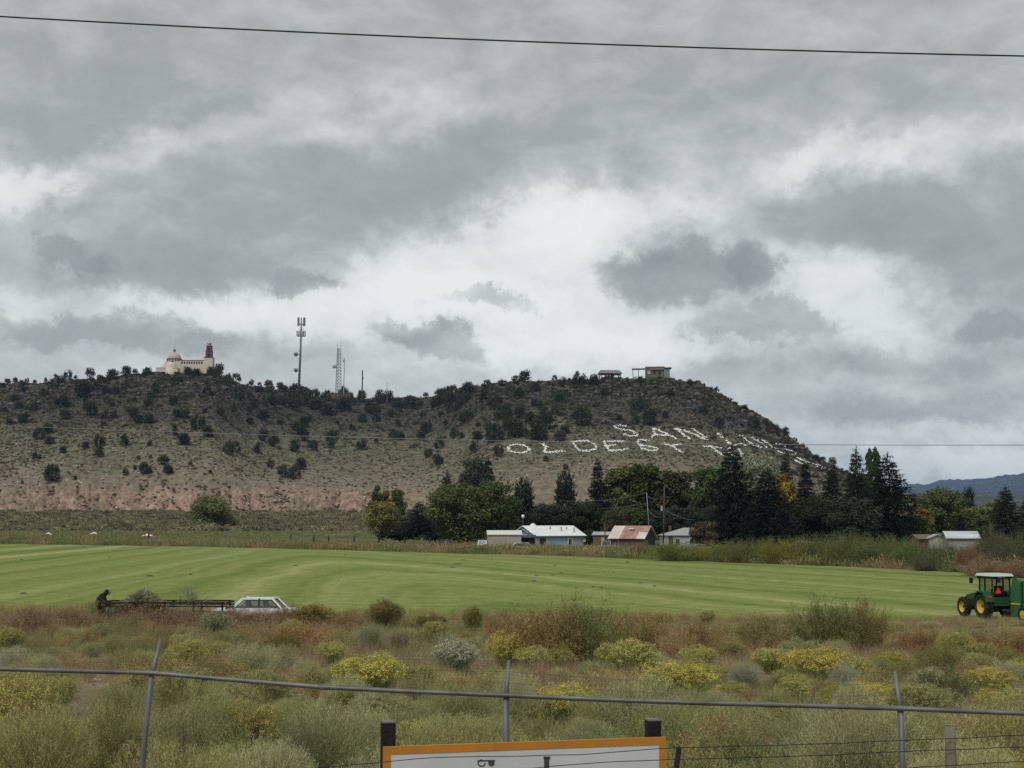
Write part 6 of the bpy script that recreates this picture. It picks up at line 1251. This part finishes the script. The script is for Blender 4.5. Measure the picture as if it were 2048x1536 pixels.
for u, lean in ((-420, -.10), (303, -.16), (1013, -.02), (1802, .03), (2620, .06)):
    v = float(np.interp(u, [r[0] for r in RU], [r[1] for r in RU])); p = at(u, v, FD(u)); g = float(zg(p[0] + lean, p[1]))
    po = MB().tube([(p[0] + lean, p[1], g - .3), (p[0] + lean * .3, p[1] + .03, p[2] - .5), (p[0], p[1] + .03, p[2] + .02)], .028, 12).build('post', GALV2, pf, True)
    tip = (p[0] + .02, p[1] + .24, p[2] + .29); MB().tube([(p[0], p[1] + .03, p[2]), tip], [.022, .016], 8).build('barbed_arm', GALV2, po, True); tips.append((Vector((p[0], p[1] + .03, p[2])), Vector(tip)))
BWM = plain('rusty_barbed_wire', (.085, .075, .068), .8)
for f in (.35, .68, 1.0):
    pts = []
    for (a, t_), (a2, t2_) in zip(tips[:-1], tips[1:]):
        s, e = a.lerp(t_, f), a2.lerp(t2_, f); pts += [s.lerp(e, k / 10) - Vector((0, 0, .05 * 4 * (k / 10) * (1 - k / 10))) for k in range(10)]
    MB().tube(pts, .0018, 4).build('barbed_wire', BWM, pf)
# road sign in front of the fence
D1, D2 = 9.78, 10.22; A, B = at(766, 1494, D1), at(1331, 1473, D2); ztop = (A[2] + B[2]) / 2
W_ = math.hypot(B[0] - A[0], B[1] - A[1]); rzs = math.atan2(B[1] - A[1], B[0] - A[0]); gz = float(zg((A[0] + B[0]) / 2, 10))
sg_ = thing('road_sign', 'grey white road sign with orange border on dark posts', 'sign', ((A[0] + B[0]) / 2, (A[1] + B[1]) / 2, gz), rzs); T_ = ztop - gz; HS = 1.02
SW = material('sign_face', [(0.3, (.45, .46, .46)), (0.7, (.53, .54, .54))], 2.0, 4, .6); OR = plain('orange_border', (.42, .17, .02), .6, var=.15)
pan = MB().box((0, 0, T_ - HS / 2), (W_ - .10, .018, HS - .10)).build('panel', SW, sg_); bw = .052
bd = MB().box((0, -.001, T_ - bw / 2), (W_, .024, bw)).box((0, -.001, T_ - HS + bw / 2), (W_, .024, bw)).box((-W_ / 2 + bw / 2, -.001, T_ - HS / 2), (bw, .0235, HS - 2 * bw)).box((W_ / 2 - bw / 2, -.001, T_ - HS / 2), (bw, .0235, HS - 2 * bw)).build('border', OR, sg_)
TARW = material('tarred_wood', [(0.3, (.006, .006, .006)), (0.7, (.016, .014, .014))], 8, 4, .9, .4); WOODT = plain('cut_wood_end', (.16, .14, .12), .9)
for u, D, vt in ((774, D1, 1445), (1316, D2, 1440)):
    p = at(u, vt, D + .07); lx = (p[0] - sg_.location[0]); h = p[2] - gz
    po = MB().box((lx, .075, h / 2 - .15), (.094, .094, h + .3)).build('post', TARW, sg_); MB().box((lx, .075, h + .004), (.090, .090, .012)).build('post_end', WOODT, po)
INK = plain('dark_print', (.05, .05, .06), .7)
S_ = lambda u, v: ((u - 1048) / F * 10 / math.cos(rzs), T_ - (v - (1493 - (u - 766) * .0372)) / F * 10)
mk = MB()
def dot(u, v, ru, rv):
    c = S_(u, v); mk.add([(c[0] + ru * math.cos(a) / F * 10, -.0125, c[1] + rv * math.sin(a) / F * 10) for a in np.arange(12) * PI / 6], [tuple(range(12))])
def strip(u0, v0, u1, v1, w):
    a, b = S_(u0, v0), S_(u1, v1); d = Vector((b[0] - a[0], b[1] - a[1])).normalized(); n = Vector((-d.y, d.x)) * w / F * 5; mk.add([(a[0] + n.x, -.0122, a[1] + n.y), (a[0] - n.x, -.0122, a[1] - n.y), (b[0] - n.x, -.0122, b[1] - n.y), (b[0] + n.x, -.0122, b[1] + n.y)], [(0, 1, 2, 3)])
for i in range(9): strip(958 + 7 * math.cos(i * .55), 1523 + 6 * math.sin(i * .55), 958 + 7 * math.cos(i * .55 + .55), 1523 + 6 * math.sin(i * .55 + .55), 2.2)
dot(977, 1523, 6.5, 6); strip(950, 1519, 984, 1518, 2.2)
strip(1085, 1513, 1085, 1560, 10); strip(1079, 1513, 1092, 1513, 5)
for u, w in ((1012, 12), (1032, 9), (1048, 7), (1130, 13), (1150, 9), (1170, 12)): strip(u, 1536, u + w, 1536, 6); strip(u + w / 2, 1535, u + w / 2, 1570, 5)
mk.build('print', INK, pan)
# wire fence in front of the sign
wf = thing('wire_fence', 'slack dark barbed wire fence in front of the road sign', 'fence', (0, 0, 0)); YW = 9.1
WV = [[(-900, 1600), (400, 1560), (700, 1530), (900, 1513), (1080, 1511), (1220, 1508), (1250, 1500), (1330, 1497), (1600, 1489), (1900, 1478), (2048, 1470), (2900, 1440)], [(-900, 1650), (600, 1575), (1000, 1542), (1090, 1534), (1200, 1524), (1330, 1520), (1600, 1512), (1900, 1500), (2048, 1494), (2900, 1470)], [(-900, 1690), (900, 1600), (1500, 1560), (1900, 1531), (2048, 1523), (2900, 1495)]]
for w in WV:
    P = []; uu = np.linspace(-900, 2900, 130); vv = np.interp(uu, [a[0] for a in w], [a[1] for a in w]); vv = np.convolve(np.pad(vv, 2, 'edge'), np.ones(5) / 5, 'valid') + sn(uu, uu * 0, 260) * 1.2
    MB().tube([at(u, v, YW) for u, v in zip(uu, vv)], .0027, 5).build('wire', CAB, wf)
CEDW = material('weathered_post_wood', [(0.3, (.11, .095, .075)), (0.7, (.27, .235, .19))], 5, 5, .9, .4, None, 0, .2, 'Object', (1, 1, .2))
p = at(1901, 1450, YW + .05); g = float(zg(p[0], p[1])); MB().tube([(p[0] - .01, p[1], g - .3), (p[0] - .005, p[1], p[2] - .15), (p[0], p[1], p[2] - .008), (p[0], p[1], p[2])], [.038, .036, .034, .026], 10).build('post', CEDW, wf, True)
p = at(1358, 1494, YW + .45); g = float(zg(p[0], p[1])); MB().tube([(p[0] - .22, p[1], g - .2), (p[0], p[1], p[2])], .019, 7).build('stake', TARW, wf, True)
p = at(-260, 1470, YW + .05); g = float(zg(p[0], p[1])); MB().tube([(p[0], p[1], g - .3), (p[0], p[1], p[2])], [.038, .034], 9).build('post', CEDW, wf, True)

# ================================================================== haze: clear autumn air that turns the far ranges blue
hm_ = bpy.data.materials.new('haze'); hm_.use_nodes = True; t = NT(hm_.node_tree); t.N.clear(); pv_ = t.n('ShaderNodeVolumePrincipled'); pv_.inputs['Color'].default_value = (.42, .61, 1.0, 1); pv_.inputs['Density'].default_value = 4.2e-5; pv_.inputs['Anisotropy'].default_value = 0.0
t.link(pv_.outputs[0], t.n('ShaderNodeOutputMaterial').inputs['Volume'])
o = MB().box((0, 7600, 212), (46000, 16600, 440)).build('haze', hm_); tag(o, 'thin blue haze in the air before the far mountains', 'haze', None, 'stuff')
